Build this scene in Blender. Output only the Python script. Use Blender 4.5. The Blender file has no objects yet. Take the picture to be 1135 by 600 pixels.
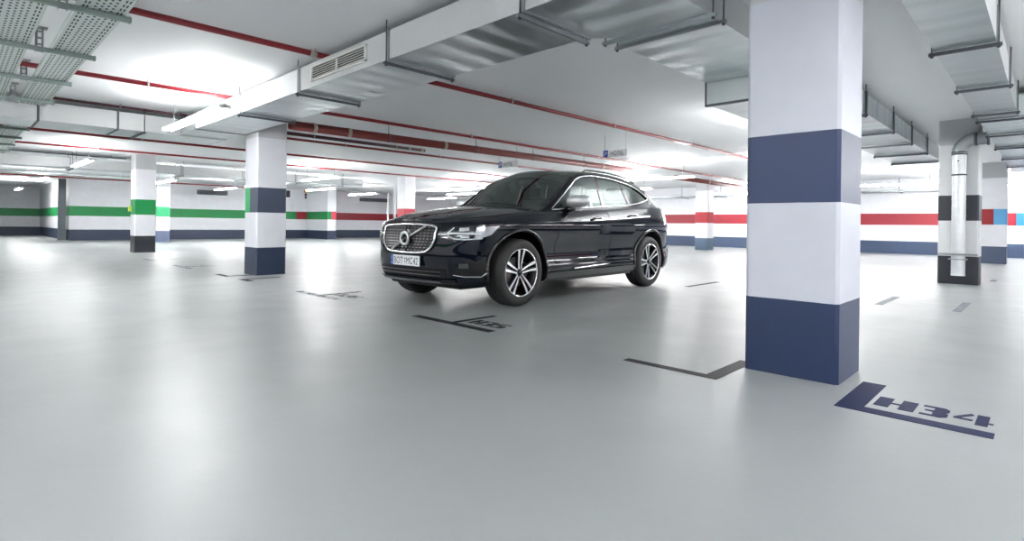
import bpy, bmesh, math, random
from mathutils import Vector, Matrix
random.seed(7)
S = 0.9                      # layout numbers below are in camera heights (0.9 m); h() turns them into metres
def h(v): return v * S
PI = math.pi
scene = bpy.context.scene
COL = scene.collection

# ------------------------------------------------------------------ materials
def new_mat(name):
    m = bpy.data.materials.new(name); m.use_nodes = True
    nt = m.node_tree; b = nt.nodes['Principled BSDF']
    return m, nt, b
def lin(c):
    if isinstance(c, str):
        c = [int(c[i:i+2], 16)/255 for i in (0, 2, 4)]
        c = [(v/12.92 if v <= .04045 else ((v+.055)/1.055)**2.4) for v in c]
    return (c[0], c[1], c[2], 1)
def simple(name, col, rough=.5, metal=0, coat=0, noise=0, nscale=8, emit=0, spec=None):
    m, nt, b = new_mat(name)
    col = lin(col)
    b.inputs['Base Color'].default_value = col
    b.inputs['Roughness'].default_value = rough
    b.inputs['Metallic'].default_value = metal
    b.inputs['Coat Weight'].default_value = coat
    b.inputs['Coat Roughness'].default_value = .03
    if spec is not None: b.inputs['Specular IOR Level'].default_value = spec
    if emit:
        b.inputs['Emission Color'].default_value = col
        b.inputs['Emission Strength'].default_value = emit
    if noise:
        tc = nt.nodes.new('ShaderNodeTexCoord'); n = nt.nodes.new('ShaderNodeTexNoise')
        n.inputs['Scale'].default_value = nscale; n.inputs['Detail'].default_value = 4
        nt.links.new(tc.outputs['Object'], n.inputs['Vector'])
        r = nt.nodes.new('ShaderNodeMapRange')
        r.inputs['To Min'].default_value = 1-noise; r.inputs['To Max'].default_value = 1+noise
        nt.links.new(n.outputs['Fac'], r.inputs['Value'])
        mx = nt.nodes.new('ShaderNodeVectorMath'); mx.operation = 'SCALE'
        mx.inputs[0].default_value = col[:3]
        nt.links.new(r.outputs['Result'], mx.inputs['Scale'])
        nt.links.new(mx.outputs['Vector'], b.inputs['Base Color'])
    return m
def math_node(nt, op, a, b=None, c=None):
    n = nt.nodes.new('ShaderNodeMath'); n.operation = op
    for i, v in enumerate((a, b, c)):
        if v is None: continue
        if isinstance(v, (int, float)): n.inputs[i].default_value = v
        else: nt.links.new(v, n.inputs[i])
    return n.outputs[0]
def mix_col(nt, fac, a, b):
    n = nt.nodes.new('ShaderNodeMix'); n.data_type = 'RGBA'
    nt.links.new(fac, n.inputs['Factor'])
    for k, v in (('A', a), ('B', b)):
        s = [i for i in n.inputs if i.name == k and i.type == 'RGBA'][0]
        if isinstance(v, tuple): s.default_value = v
        else: nt.links.new(v, s)
    return [o for o in n.outputs if o.type == 'RGBA'][0]

WHITE = 'e4e5ea'; NAVY = '2c384f'; GREEN = '0d8746'; RED = '961c2c'; BLUE = '2f80b4'; SLATE = '2c3138'; GREY = 'b9bcbf'
def banded(name, base=NAVY, band=None, split=None, cap=2.57, white=WHITE):
    """painted surface: base band, coloured stripe, white; split=(axis, value, colour) recolours the stripe past a coordinate"""
    m, nt, b = new_mat(name)
    g = nt.nodes.new('ShaderNodeNewGeometry'); sp = nt.nodes.new('ShaderNodeSeparateXYZ')
    nt.links.new(g.outputs['Position'], sp.inputs[0])
    z = sp.outputs['Z']
    n = nt.nodes.new('ShaderNodeTexNoise'); n.inputs['Scale'].default_value = 5; n.inputs['Detail'].default_value = 5
    nt.links.new(g.outputs['Position'], n.inputs['Vector'])
    wob = math_node(nt, 'MULTIPLY_ADD', n.outputs['Fac'], .006, -.003)
    z = math_node(nt, 'ADD', z, wob)
    colr = lin(white)
    if band:
        f = math_node(nt, 'MULTIPLY', math_node(nt, 'GREATER_THAN', z, h(1.169)), math_node(nt, 'LESS_THAN', z, h(1.636)))
        bc = lin(band)
        if split:
            ax, v, c2 = split
            s2 = math_node(nt, 'GREATER_THAN', sp.outputs[ax], v)
            bc = mix_col(nt, s2, lin(band), lin(c2))
        colr = mix_col(nt, f, colr, bc)
    colr = mix_col(nt, math_node(nt, 'LESS_THAN', z, h(.515)), colr, lin(base))
    if cap: colr = mix_col(nt, math_node(nt, 'GREATER_THAN', z, h(cap)), colr, lin(GREY))
    r = math_node(nt, 'MULTIPLY_ADD', n.outputs['Fac'], .12, .94)
    vm = nt.nodes.new('ShaderNodeVectorMath'); vm.operation = 'SCALE'
    nt.links.new(colr, vm.inputs[0]); nt.links.new(r, vm.inputs['Scale'])
    nt.links.new(vm.outputs['Vector'], b.inputs['Base Color'])
    b.inputs['Roughness'].default_value = .42
    bp = nt.nodes.new('ShaderNodeBump'); bp.inputs['Strength'].default_value = .08
    n2 = nt.nodes.new('ShaderNodeTexNoise'); n2.inputs['Scale'].default_value = 60
    nt.links.new(g.outputs['Position'], n2.inputs['Vector'])
    nt.links.new(n2.outputs['Fac'], bp.inputs['Height']); nt.links.new(bp.outputs['Normal'], b.inputs['Normal'])
    return m

def floor_mat():
    m, nt, b = new_mat('floor_epoxy')
    g = nt.nodes.new('ShaderNodeNewGeometry'); sp = nt.nodes.new('ShaderNodeSeparateXYZ')
    nt.links.new(g.outputs['Position'], sp.inputs[0])
    n = nt.nodes.new('ShaderNodeTexNoise'); n.inputs['Scale'].default_value = .45; n.inputs['Detail'].default_value = 6
    nt.links.new(g.outputs['Position'], n.inputs['Vector'])
    n2 = nt.nodes.new('ShaderNodeTexNoise'); n2.inputs['Scale'].default_value = 2.2; n2.inputs['Detail'].default_value = 5
    nt.links.new(g.outputs['Position'], n2.inputs['Vector'])
    c = mix_col(nt, n.outputs['Fac'], lin('888e8d'), lin('979a9c'))
    # expansion joint along Y at the foot of the first row of bays, hairline cracks parallel to it further off
    j = math_node(nt, 'ABSOLUTE', math_node(nt, 'SUBTRACT', math_node(nt, 'MULTIPLY_ADD', n2.outputs['Fac'], .05, sp.outputs['X']), h(9.2)+.025))
    c = mix_col(nt, math_node(nt, 'LESS_THAN', j, .012), c, lin('5d6265'))
    j2 = math_node(nt, 'ABSOLUTE', math_node(nt, 'SUBTRACT', math_node(nt, 'MULTIPLY_ADD', n2.outputs['Fac'], .08, sp.outputs['X']), h(14.62)+.04))
    c = mix_col(nt, math_node(nt, 'LESS_THAN', j2, .012), c, lin('7d8285'))
    # worn grime specks
    n3 = nt.nodes.new('ShaderNodeTexNoise'); n3.inputs['Scale'].default_value = 1.1; n3.inputs['Detail'].default_value = 9
    nt.links.new(g.outputs['Position'], n3.inputs['Vector'])
    st = nt.nodes.new('ShaderNodeMapRange'); st.inputs['From Min'].default_value = .60; st.inputs['From Max'].default_value = .75
    st.inputs['To Max'].default_value = .35
    nt.links.new(n3.outputs['Fac'], st.inputs['Value'])
    c = mix_col(nt, st.outputs['Result'], c, lin('8c9192'))
    nt.links.new(c, b.inputs['Base Color'])
    rr = math_node(nt, 'MULTIPLY_ADD', n2.outputs['Fac'], .20, .27)
    nt.links.new(rr, b.inputs['Roughness'])
    b.inputs['Specular IOR Level'].default_value = .6
    bp = nt.nodes.new('ShaderNodeBump'); bp.inputs['Strength'].default_value = .10; bp.inputs['Distance'].default_value = .01
    n4 = nt.nodes.new('ShaderNodeTexNoise'); n4.inputs['Scale'].default_value = 16; n4.inputs['Detail'].default_value = 6
    nt.links.new(g.outputs['Position'], n4.inputs['Vector'])
    nt.links.new(n4.outputs['Fac'], bp.inputs['Height']); nt.links.new(bp.outputs['Normal'], b.inputs['Normal'])
    return m

def galv(name, axis, base='aab2b5', rough=.30):
    """galvanised sheet with shallow stiffening creases across the duct"""
    m, nt, b = new_mat(name)
    g = nt.nodes.new('ShaderNodeNewGeometry'); sp = nt.nodes.new('ShaderNodeSeparateXYZ')
    nt.links.new(g.outputs['Position'], sp.inputs[0])
    cb = nt.nodes.new('ShaderNodeCombineXYZ')
    nt.links.new(math_node(nt, 'MULTIPLY', sp.outputs[axis], 5.0), cb.inputs[0])
    other = 'Y' if axis == 'X' else 'X'
    nt.links.new(math_node(nt, 'MULTIPLY', sp.outputs[other], .35), cb.inputs[1])
    n = nt.nodes.new('ShaderNodeTexNoise'); n.inputs['Scale'].default_value = 1; n.inputs['Detail'].default_value = 5; n.inputs['Roughness'].default_value = .65
    nt.links.new(cb.outputs[0], n.inputs['Vector'])
    c = mix_col(nt, n.outputs['Fac'], lin('9aa5aa'), lin('e2e7e8'))
    nt.links.new(c, b.inputs['Base Color'])
    b.inputs['Metallic'].default_value = .82
    nt.links.new(math_node(nt, 'MULTIPLY_ADD', n.outputs['Fac'], .3, rough-.12), b.inputs['Roughness'])
    w = math_node(nt, 'SINE', math_node(nt, 'MULTIPLY', sp.outputs[axis], 2*PI/.32))
    bp = nt.nodes.new('ShaderNodeBump'); bp.inputs['Strength'].default_value = .5; bp.inputs['Distance'].default_value = .006
    hh = math_node(nt, 'MULTIPLY_ADD', n.outputs['Fac'], .8, w)
    nt.links.new(hh, bp.inputs['Height']); nt.links.new(bp.outputs['Normal'], b.inputs['Normal'])
    return m

def perforated():
    """tray sheet: staggered round holes with two rows of slots along each edge (object X across, Y along)"""
    m, nt, b = new_mat('perforated_tray_sheet')
    tc = nt.nodes.new('ShaderNodeTexCoord'); sp = nt.nodes.new('ShaderNodeSeparateXYZ')
    nt.links.new(tc.outputs['Object'], sp.inputs[0])
    x, y = sp.outputs['X'], sp.outputs['Y']
    px, py = .036, .080
    row = math_node(nt, 'FLOOR', math_node(nt, 'DIVIDE', x, px))
    par = math_node(nt, 'MULTIPLY', math_node(nt, 'FLOORED_MODULO', row, 2.0), .5)
    fx = math_node(nt, 'MULTIPLY', math_node(nt, 'SUBTRACT', math_node(nt, 'FRACT', math_node(nt, 'DIVIDE', x, px)), .5), px)
    fy = math_node(nt, 'MULTIPLY', math_node(nt, 'SUBTRACT', math_node(nt, 'FRACT', math_node(nt, 'ADD', math_node(nt, 'DIVIDE', y, py), par)), .5), py)
    d = math_node(nt, 'SQRT', math_node(nt, 'ADD', math_node(nt, 'POWER', fx, 2.0), math_node(nt, 'POWER', math_node(nt, 'MULTIPLY', fy, .5), 2.0)))
    hole = math_node(nt, 'LESS_THAN', d, .0098)
    ax = math_node(nt, 'ABSOLUTE', x)
    hole = math_node(nt, 'MULTIPLY', hole, math_node(nt, 'LESS_THAN', ax, .078))
    sf = math_node(nt, 'LESS_THAN', math_node(nt, 'ABSOLUTE', math_node(nt, 'SUBTRACT', math_node(nt, 'FRACT', math_node(nt, 'DIVIDE', y, .11)), .5)), .30)
    s1 = math_node(nt, 'LESS_THAN', math_node(nt, 'ABSOLUTE', math_node(nt, 'SUBTRACT', ax, .098)), .006)
    s2 = math_node(nt, 'LESS_THAN', math_node(nt, 'ABSOLUTE', math_node(nt, 'SUBTRACT', ax, .122)), .006)
    slot = math_node(nt, 'MULTIPLY', sf, math_node(nt, 'MAXIMUM', s1, s2))
    hole = math_node(nt, 'MAXIMUM', hole, slot)
    c = mix_col(nt, hole, lin('c9d2cf'), lin('20262a'))
    nt.links.new(c, b.inputs['Base Color'])
    b.inputs['Metallic'].default_value = .25; b.inputs['Roughness'].default_value = .5
    return m

def paint_mat(name, col, wear=.45):
    m, nt, b = new_mat(name)
    g = nt.nodes.new('ShaderNodeNewGeometry')
    n = nt.nodes.new('ShaderNodeTexNoise'); n.inputs['Scale'].default_value = 9; n.inputs['Detail'].default_value = 8; n.inputs['Roughness'].default_value = .7
    nt.links.new(g.outputs['Position'], n.inputs['Vector'])
    r = nt.nodes.new('ShaderNodeMapRange'); r.inputs['From Min'].default_value = wear; r.inputs['From Max'].default_value = wear+.12
    nt.links.new(n.outputs['Fac'], r.inputs['Value'])
    c = mix_col(nt, r.outputs['Result'], lin('abb0b3'), lin(col))
    nt.links.new(c, b.inputs['Base Color']); b.inputs['Roughness'].default_value = .6; b.inputs['Specular IOR Level'].default_value = .25
    return m

def glass_mat(name, tint, mixv):
    m = bpy.data.materials.new(name); m.use_nodes = True; nt = m.node_tree
    for n in list(nt.nodes): nt.nodes.remove(n)
    out = nt.nodes.new('ShaderNodeOutputMaterial')
    tr = nt.nodes.new('ShaderNodeBsdfTransparent'); tr.inputs['Color'].default_value = (*tint, 1)
    gl = nt.nodes.new('ShaderNodeBsdfGlossy'); gl.inputs['Roughness'].default_value = .015
    gl.inputs['Color'].default_value = (.86, .96, .93, 1)
    fr = nt.nodes.new('ShaderNodeFresnel'); fr.inputs['IOR'].default_value = mixv
    mx = nt.nodes.new('ShaderNodeMixShader')
    nt.links.new(fr.outputs[0], mx.inputs[0]); nt.links.new(tr.outputs[0], mx.inputs[1]); nt.links.new(gl.outputs[0], mx.inputs[2])
    nt.links.new(mx.outputs[0], out.inputs[0])
    return m

M = {
 'floor': floor_mat(),
 'ceiling': simple('ceiling_paint', 'eef0f2', .6, noise=.025, nscale=1.5),
 'wall_back': banded('wall_back_paint', NAVY, GREEN, ('X', 14.98*S, RED), cap=None),
 'wall_right': banded('wall_right_paint', '3a4a66', BLUE, ('Y', .9*S, RED), cap=None),
 'wall_green': banded('wall_left_paint', NAVY, GREEN, cap=None),
 'wall_plain': banded('wall_front_paint', NAVY, RED, cap=None),
 'galvY': galv('galvanised_sheet_lengthwise', 'Y'),
 'galvX': galv('galvanised_sheet_crosswise', 'X'),
 'duct_side': simple('duct_side_sheet', 'c9cccd', .45, .35, noise=.05, nscale=3),
 'steel': simple('zinc_steel', '9aa0a3', .38, .85, noise=.12, nscale=30),
 'zinc_bright': simple('bright_spiral_zinc', 'd3d7da', .38, .6, noise=.06, nscale=12),
 'darksteel': simple('dark_steel', '555b60', .45, .7),
 'olive': simple('green_grey_coated_channel', '8b9a94', .45, .3, noise=.06, nscale=10),
 'redpipe': simple('red_sprinkler_paint', '840e1e', .35, 0, coat=.3),
 'darkred': simple('dark_maroon_pipe', '4a2228', .45),
 'brown': simple('brown_red_cast_iron', '74302c', .5, noise=.10, nscale=6),
 'black': simple('black_rubber_ring', '17181a', .6),
 'clamp': simple('pale_clamp_band', 'b3a99a', .4, .6),
 'perf': perforated(),
 'white_plastic': simple('white_enamel', 'e6e8ea', .35),
  'tube_dim': simple('fluorescent_tube_dim', (1.0, .99, .98), .5, emit=19.0),  # same tube with emission turned down to balance brightness
 'tube': simple('fluorescent_tube', (1.0, .99, .98), .5, emit=30.0),
 'paint_navy': paint_mat('floor_paint_navy', '152045', .12),
 'paint_black': paint_mat('floor_paint_black', '0b0d12', .22),
 'paint_worn': paint_mat('floor_paint_worn', '30353c', .44),
 'paint_grey': paint_mat('floor_paint_grey', '6d7278', .30),
 'sign_white': simple('sign_white', 'f2f3f6', .4),
 'sign_blue': simple('sign_blue', '1d50b0', .4),
 'sign_black': simple('sign_black', '24262b', .5),
 'yellow': simple('yellow_plastic', 'e8b54c', .4),
 'callbox': simple('lime_call_box', 'c8d85a', .4),
 'grille_white': simple('grille_frame_white', 'dcddda', .4),
 'grille_dark': simple('grille_shadow', '0c0e0f', .8),
 'vent_grey': simple('grey_housing', '74767d', .5, .2),
 'carpaint': simple('black_metallic_lacquer', (.003, .005, .012), .5, .0, coat=1.0, spec=0),
 'grille_metal': simple('dark_bright_grille', (.13,.13,.14), .3, 1.0),
 'piano': simple('gloss_black_trim', (.006, .006, .007), .12, 0, coat=.5),
 'matt_black': simple('matt_black_plastic', (.006, .006, .007), .45, spec=.3),
 'rubber': simple('tyre_rubber', (.016, .016, .017), .62),
 'alloy': simple('diamond_cut_alloy', (.82, .83, .85), .16, 1.0),
 'alloy_dark': simple('dark_alloy', (.02, .02, .022), .3, .6),
 'chrome': simple('satin_chrome', (.78, .79, .80), .16, 1.0),
 'silver': simple('matt_silver', (.72, .73, .75), .35, .55),
 'lamp': simple('headlamp_reflector', (.82, .86, .92), .12, .6, coat=1.0),
 'drl': simple('light_guide_white', (.86, .9, .95), .25, 0, coat=1.0),
 'lamp_dark': simple('headlamp_depth', (.03, .032, .038), .1, .3, coat=1.0),
 'tail': simple('tail_lamp_red', (.35, .012, .012), .15, 0, coat=1.0),
 'seat': simple('charcoal_leather', (.03, .03, .032), .5),
 'headliner': simple('light_headliner', (.42, .42, .40), .8),
 'disc': simple('brake_disc', (.28, .28, .29), .35, .9),
 'glass': glass_mat('green_tinted_glass', (.30, .44, .42), 1.8),
 'windscreen': glass_mat('windscreen_glass', (.74, .82, .80), 2.4),
}

# ------------------------------------------------------------------ helpers
def link(name, me, mat, parent=None, loc=None):
    o = bpy.data.objects.new(name, me); COL.objects.link(o)
    if mat is not None:
        for mm in (mat if isinstance(mat, (list, tuple)) else [mat]): me.materials.append(mm)
    if parent is not None: o.parent = parent
    if loc is not None: o.location = loc
    return o
class MB:
    def __init__(s): s.bm = bmesh.new()
    def box(s, x0, x1, y0, y1, z0, z1, bev=0, mi=0):
        r = bmesh.ops.create_cube(s.bm, size=1)
        vs = r['verts']
        for v in vs:
            v.co = Vector(((x0+x1)/2+v.co.x*(x1-x0), (y0+y1)/2+v.co.y*(y1-y0), (z0+z1)/2+v.co.z*(z1-z0)))
        fs = set(f for v in vs for f in v.link_faces)
        if bev:
            es = list(set(e for v in vs for e in v.link_edges))
            g = bmesh.ops.bevel(s.bm, geom=es, offset=bev, segments=2, affect='EDGES', profile=.5)
            fs = set(g['faces']) | set(f for f in fs if f.is_valid)
        for f in fs:
            if f.is_valid: f.material_index = mi
        return s
    def tube(s, pts, r, n=12, caps=True, smooth=True, mi=0):
        pts = [Vector(p) for p in pts]; rs = r if isinstance(r, (list, tuple)) else [r]*len(pts)
        rings = []; up = None
        for i, p in enumerate(pts):
            t = ((pts[min(i+1, len(pts)-1)]-pts[i]).normalized() + (pts[i]-pts[max(i-1, 0)]).normalized())
            if t.length < 1e-9: t = Vector((0, 0, 1))
            t.normalize()
            if up is None: up = Vector((0, 0, 1)) if abs(t.z) < .9 else Vector((1, 0, 0))
            a = t.cross(up).normalized(); b = a.cross(t).normalized(); up = b
            rings.append([s.bm.verts.new(p+(a*math.cos(2*PI*k/n)+b*math.sin(2*PI*k/n))*rs[i]) for k in range(n)])
        for i in range(len(rings)-1):
            for k in range(n):
                f = s.bm.faces.new((rings[i][k], rings[i][(k+1) % n], rings[i+1][(k+1) % n], rings[i+1][k])); f.smooth = smooth; f.material_index = mi
        if caps:
            for rg, fl in ((rings[0], 1), (rings[-1], 0)):
                f = s.bm.faces.new(rg[::-1] if fl else rg); f.material_index = mi
        return s
    def grid(s, fn, nu, nv, smooth=True, mi=0, closed_u=False):
        vs = [[s.bm.verts.new(fn(i/(nu), j/(nv))) for j in range(nv+1)] for i in range(nu+(0 if closed_u else 1))]
        for i in range(nu):
            for j in range(nv):
                a = vs[i]; b = vs[(i+1) % len(vs)]
                try:
                    f = s.bm.faces.new((a[j], b[j], b[j+1], a[j+1])); f.smooth = smooth; f.material_index = mi
                except ValueError: pass
        return s
    def lathe(s, prof, n=40, axis='Y', c=(0, 0, 0), smooth=True, mi=0, closed=False):
        rings = []
        for k in range(n):
            a = 2*PI*k/n; ring = []
            for r, t in prof:
                if axis == 'Y': p = (c[0]+r*math.cos(a), c[1]+t, c[2]+r*math.sin(a))
                elif axis == 'Z': p = (c[0]+r*math.cos(a), c[1]+r*math.sin(a), c[2]+t)
                else: p = (c[0]+t, c[1]+r*math.cos(a), c[2]+r*math.sin(a))
                ring.append(s.bm.verts.new(p))
            rings.append(ring)
        m = len(prof)
        for k in range(n):
            for j in range(m if closed else m-1):
                f = s.bm.faces.new((rings[k][j], rings[(k+1) % n][j], rings[(k+1) % n][(j+1) % m], rings[k][(j+1) % m])); f.smooth = smooth; f.material_index = mi
        return s
    def prism(s, pts, fn, t0, t1, mi=0):
        """pts 2-D outline, fn(a, b, t) -> 3-D"""
        A = [s.bm.verts.new(fn(a, b, t0)) for a, b in pts]; B = [s.bm.verts.new(fn(a, b, t1)) for a, b in pts]
        n = len(pts)
        for f in (s.bm.faces.new(A), s.bm.faces.new(B[::-1])): f.material_index = mi
        for i in range(n):
            f = s.bm.faces.new((A[i], A[(i+1) % n], B[(i+1) % n], B[i])); f.material_index = mi
        return s
    def build(s, name, mat, parent=None, loc=None, fix=True, sub=0):
        if fix: bmesh.ops.recalc_face_normals(s.bm, faces=s.bm.faces)
        me = bpy.data.meshes.new(name); s.bm.to_mesh(me); s.bm.free()
        o = link(name, me, mat, parent, loc)
        if sub:
            md = o.modifiers.new('smooth', 'SUBSURF'); md.levels = sub; md.render_levels = sub
        return o
def tag(o, label=None, cat=None, group=None, kind=None):
    if label: o['label'] = label
    if cat: o['category'] = cat
    if group: o['group'] = group
    if kind: o['kind'] = kind
    return o
def empty(name, loc=(0, 0, 0), rz=0, label=None, cat=None, group=None):
    o = bpy.data.objects.new(name, None); COL.objects.link(o); o.location = loc; o.rotation_euler = (0, 0, rz)
    o.empty_display_size = .2
    return tag(o, label, cat, group)
def copy_tree(root, **kw):
    r = root.copy(); COL.objects.link(r)
    for ch in root.children:
        c = ch.copy(); COL.objects.link(c); c.parent = r
        for g in ch.children:
            d = g.copy(); COL.objects.link(d); d.parent = c
    return r
def struct(o): o['kind'] = 'structure'; return o
def text_into(mb, body, fn, size=1.0, sx=1.0, align='LEFT', mi=0):
    cu = bpy.data.curves.new('lettering', 'FONT'); cu.body = body; cu.size = size; cu.align_x = align; cu.resolution_u = 3
    o = bpy.data.objects.new('lettering', cu); COL.objects.link(o)
    dg = bpy.context.evaluated_depsgraph_get(); me = bpy.data.meshes.new_from_object(o.evaluated_get(dg))
    vs = [mb.bm.verts.new(fn(v.co.x*sx, v.co.y)) for v in me.vertices]
    for p in me.polygons:
        try: mb.bm.faces.new([vs[i] for i in p.vertices]).material_index = mi
        except ValueError: pass
    bpy.data.objects.remove(o); bpy.data.meshes.remove(me); bpy.data.curves.remove(cu)

# ------------------------------------------------------------------ setting
CZ = h(3.04)
X0, X1, Y0, Y1, YF = -7.5, h(27), -7.0, h(33.2), h(45)
XC = h(4.0)
struct(MB().box(X0, X1, Y0, YF, -.12, 0).build('floor', M['floor']))
struct(MB().box(X0, X1, Y0, YF, CZ, CZ+.15).build('ceiling', M['ceiling']))
struct(MB().box(XC, X1+.2, Y1, Y1+.2, 0, CZ).build('wall_back', M['wall_back']))
struct(MB().box(X1, X1+.2, Y0, Y1, 0, CZ).build('wall_right', M['wall_right']))
struct(MB().box(XC, XC+.2, Y1+.2, YF, 0, CZ).build('wall_recess_side', M['wall_green']))
struct(MB().box(X0, XC+.2, YF, YF+.2, 0, CZ).build('wall_recess_back', M['wall_green']))
struct(MB().box(X0-.2, X0, Y0, YF, 0, CZ).build('wall_left', M['wall_green']))
struct(MB().box(X0, X1, Y0-.2, Y0, 0, CZ).build('wall_front', M['wall_plain']))

# ------------------------------------------------------------------ columns
def column(x0, y0, mat, label, w=.555, d=.59, name='concrete_column', z1=None):
    mb = MB(); mb.box(0, h(w), 0, h(d), 0, z1 or CZ)
    es = [e for e in mb.bm.edges if abs(e.verts[0].co.z-e.verts[1].co.z) > .5]
    bmesh.ops.bevel(mb.bm, geom=es, offset=.018, segments=1, affect='EDGES')
    o = mb.build(name, mat, loc=(h(x0), h(y0), 0))
    return tag(o, label, 'column')
column(3.96, .96, banded('column_navy_paint', '192b50', '20335a', white='c2c5d0'), 'large white square column with two navy bands, nearest, beside the floor number H 34')
column(3.99, 10.5, banded('column_green_slash_paint', NAVY, '3a4458', ('Y', h(10.83), '22a562'), white='d6d8df'), 'white square column with navy bands and a green strip on its left face, under the duct bend')
column(4.0, 20.05, banded('column_green_paint', SLATE, GREEN), 'white column with green stripe and lime call box, dark slate base')
column(6.75, 29.6, banded('column_mint_paint', '5a6680', '3cb377'), 'narrow far column with green stripe, just behind the call box column', w=.55)
cr = column(13.0, .93, banded('column_charcoal_paint', '272b33', '2c3038', white='d6d8da'), 'white column with charcoal bands carrying a vertical metal duct')
column(22.75, 10.5, banded('column_red_paint', '4c6076', 'a8222e'), 'far white column with red stripe and blue grey base, between car and near column')
column(21.9, .94, banded('column_red_blue_paint', '4a5670', '5fa4d6', ('Y', h(1.23), '9c1a22')), 'far right column whose stripe is half red and half light blue')
column(13.85, 20.05, banded('column_pink_paint', NAVY, 'a81c30', cap=None), 'white column with red stripe rising behind the car bonnet')
column(15.6, 30.4, banded('pier_paint', NAVY, GREEN, ('X', h(15.84), 'd4415a'), cap=None), 'wall pier with green and red stripe at the back wall', w=.55, d=2.75, name='wall_pier')

# ------------------------------------------------------------------ floor markings
def poly_mark(mb, pts):   # (x, y) in camera heights
    mb.prism(pts, lambda a, b, t: (h(a), h(b), t), .0006, .0022)
def rect(mb, x0, x1, y0, y1): poly_mark(mb, [(x0, y0), (x1, y0), (x1, y1), (x0, y1)])
def glyph(mb, ch, xb, yl, w, hh):
    """stencil glyph; text runs along -Y, its top points to +X"""
    def P(pts): poly_mark(mb, [(xb+b*hh, yl-a*w) for a, b in pts])
    def R(a0, a1, b0, b1): P([(a0, b0), (a1, b0), (a1, b1), (a0, b1)])
    if ch == 'H':
        R(0, .38, 0, 1); R(.62, 1, 0, 1); R(.38, .62, .42, .54)
    elif ch == '3':
        P([(.0, 1), (.0, .86), (.45, .86), (.45, .58), (.12, .58), (.12, .46), (.45, .46), (.45, .14), (0, .14), (0, 0), (.78, 0), (1, .15), (1, .42), (.88, .52), (1, .62), (1, .86), (.8, 1)])
    elif ch == '4':
        P([(.42, 1), (.5, .86), (.16, .42), (.5, .42), (.5, .28), (0, .28), (0, .42)])
        P([(.58, 1), (.58, 0), (.9, 0), (.9, .26), (1.03, .26), (1.03, .38), (.9, .38), (.9, 1)])
    elif ch == '5':
        P([(0, 1), (0, .45), (.5, .45), (.5, .14), (0, .14), (0, 0), (.78, 0), (1, .15), (1, .5), (.8, .6), (.25, .6), (.25, .86), (.95, .86), (.95, 1)])
    elif ch == '6':
        P([(1, 1), (1, .86), (.4, .86), (.4, .14), (.65, .14), (.65, .4), (.45, .4), (.45, .55), (.85, .55), (1, .42), (1, .12), (.85, 0), (.15, 0), (0, .14), (0, .86), (.15, 1)])
def marks(name, mat, label, cat, shapes, letters=()):
    mb = MB()
    for s_ in shapes: poly_mark(mb, s_) if len(s_) != 4 or isinstance(s_[0], tuple) else rect(mb, *s_)
    for l in letters: glyph(mb, *l)
    return tag(mb.build(name, mat), label, cat)
LB = 'parking bay marking'
LSH = lambda ya, yb, arm0, arm1, xe=4.19: [[(3.50, ya), (3.60, ya), (3.60, arm0), (xe, arm0), (xe, arm1), (3.60, arm1), (3.60, yb), (3.50, yb)]]
marks('bay_marking', M['paint_navy'], 'dark blue L marking with the number H 34 at the foot of the near column', LB,
      [[(3.50, .188), (3.60, .188), (3.60, .741), (4.19, .741), (4.19, .868), (3.50, .868)]])
for ch, yl, w in (('H', .717, .186), ('3', .505, .118), ('4', .364, .158)):
    tag(marks('bay_number', M['paint_navy'], {'H': 'dark blue stencilled letter H painted beside the foot of the near column', '3': 'dark blue stencilled three painted right of the near column', '4': 'dark blue stencilled four at the right end of the near marking'}[ch], 'bay number', [], [(ch, 3.69, yl, w, .205)]), group='painted characters of the number H 34')
marks('bay_marking', M['paint_black'], 'dark L marking on the floor at the left side of the near column', LB,
      [[(3.52, 1.56), (4.15, 1.56), (4.17, 1.66), (3.60, 1.66), (3.60, 2.27), (3.52, 2.27)]])
marks('bay_marking', M['paint_black'], 'black T marking in front of the car front wheel beside number H 35', LB,
      [[(3.50, 3.71), (3.60, 3.71), (3.60, 4.29), (4.18, 4.29), (4.18, 4.36), (3.60, 4.36), (3.60, 4.92), (3.50, 4.92)]])
for ch, yl, w in (('H', 4.235, .15), ('3', 4.06, .13), ('5', 3.91, .14)):
    tag(marks('bay_number', M['paint_black'], {'H': 'black stencilled letter H painted before the car front wheel', '3': 'black stencilled three painted before the car front wheel', '5': 'black stencilled five painted before the car front wheel'}[ch], 'bay number', [], [(ch, 3.70, yl, w, .19)]), group='painted characters of the number H 35')
marks('bay_marking', M['paint_worn'], 'worn T marking on the floor left of the car front', LB,
      LSH(6.6, 7.75, 7.11, 7.19))
for ch, yl, w in (('H', 7.03, .15), ('3', 6.86, .13), ('6', 6.71, .14)):
    tag(marks('bay_number', M['paint_worn'], {'H': 'faded letter H of the worn number left of the car', '3': 'faded middle digit of the worn number left of the car', '6': 'faded last digit of the worn number left of the car'}[ch], 'bay number', [], [(ch, 3.72, yl, w, .19)]), group='faded characters left of the car')
marks('bay_marking', M['paint_black'], 'dark T marking directly in front of the second column', LB, LSH(9.55, 10.0, 9.88, 9.98))
marks('bay_marking', M['paint_black'], 'dark L marking on the floor left of the second column', LB, LSH(10.62, 11.2, 10.62, 10.72, 4.0))
marks('bay_marking', M['paint_worn'], 'third floor marking beyond the second column, long faded arm', LB, LSH(12.8, 14.1, 13.35, 13.45))
marks('bay_marking', M['paint_worn'], 'farthest floor marking, close to the call box column', LB, LSH(15.8, 16.7, 16.15, 16.25))
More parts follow.
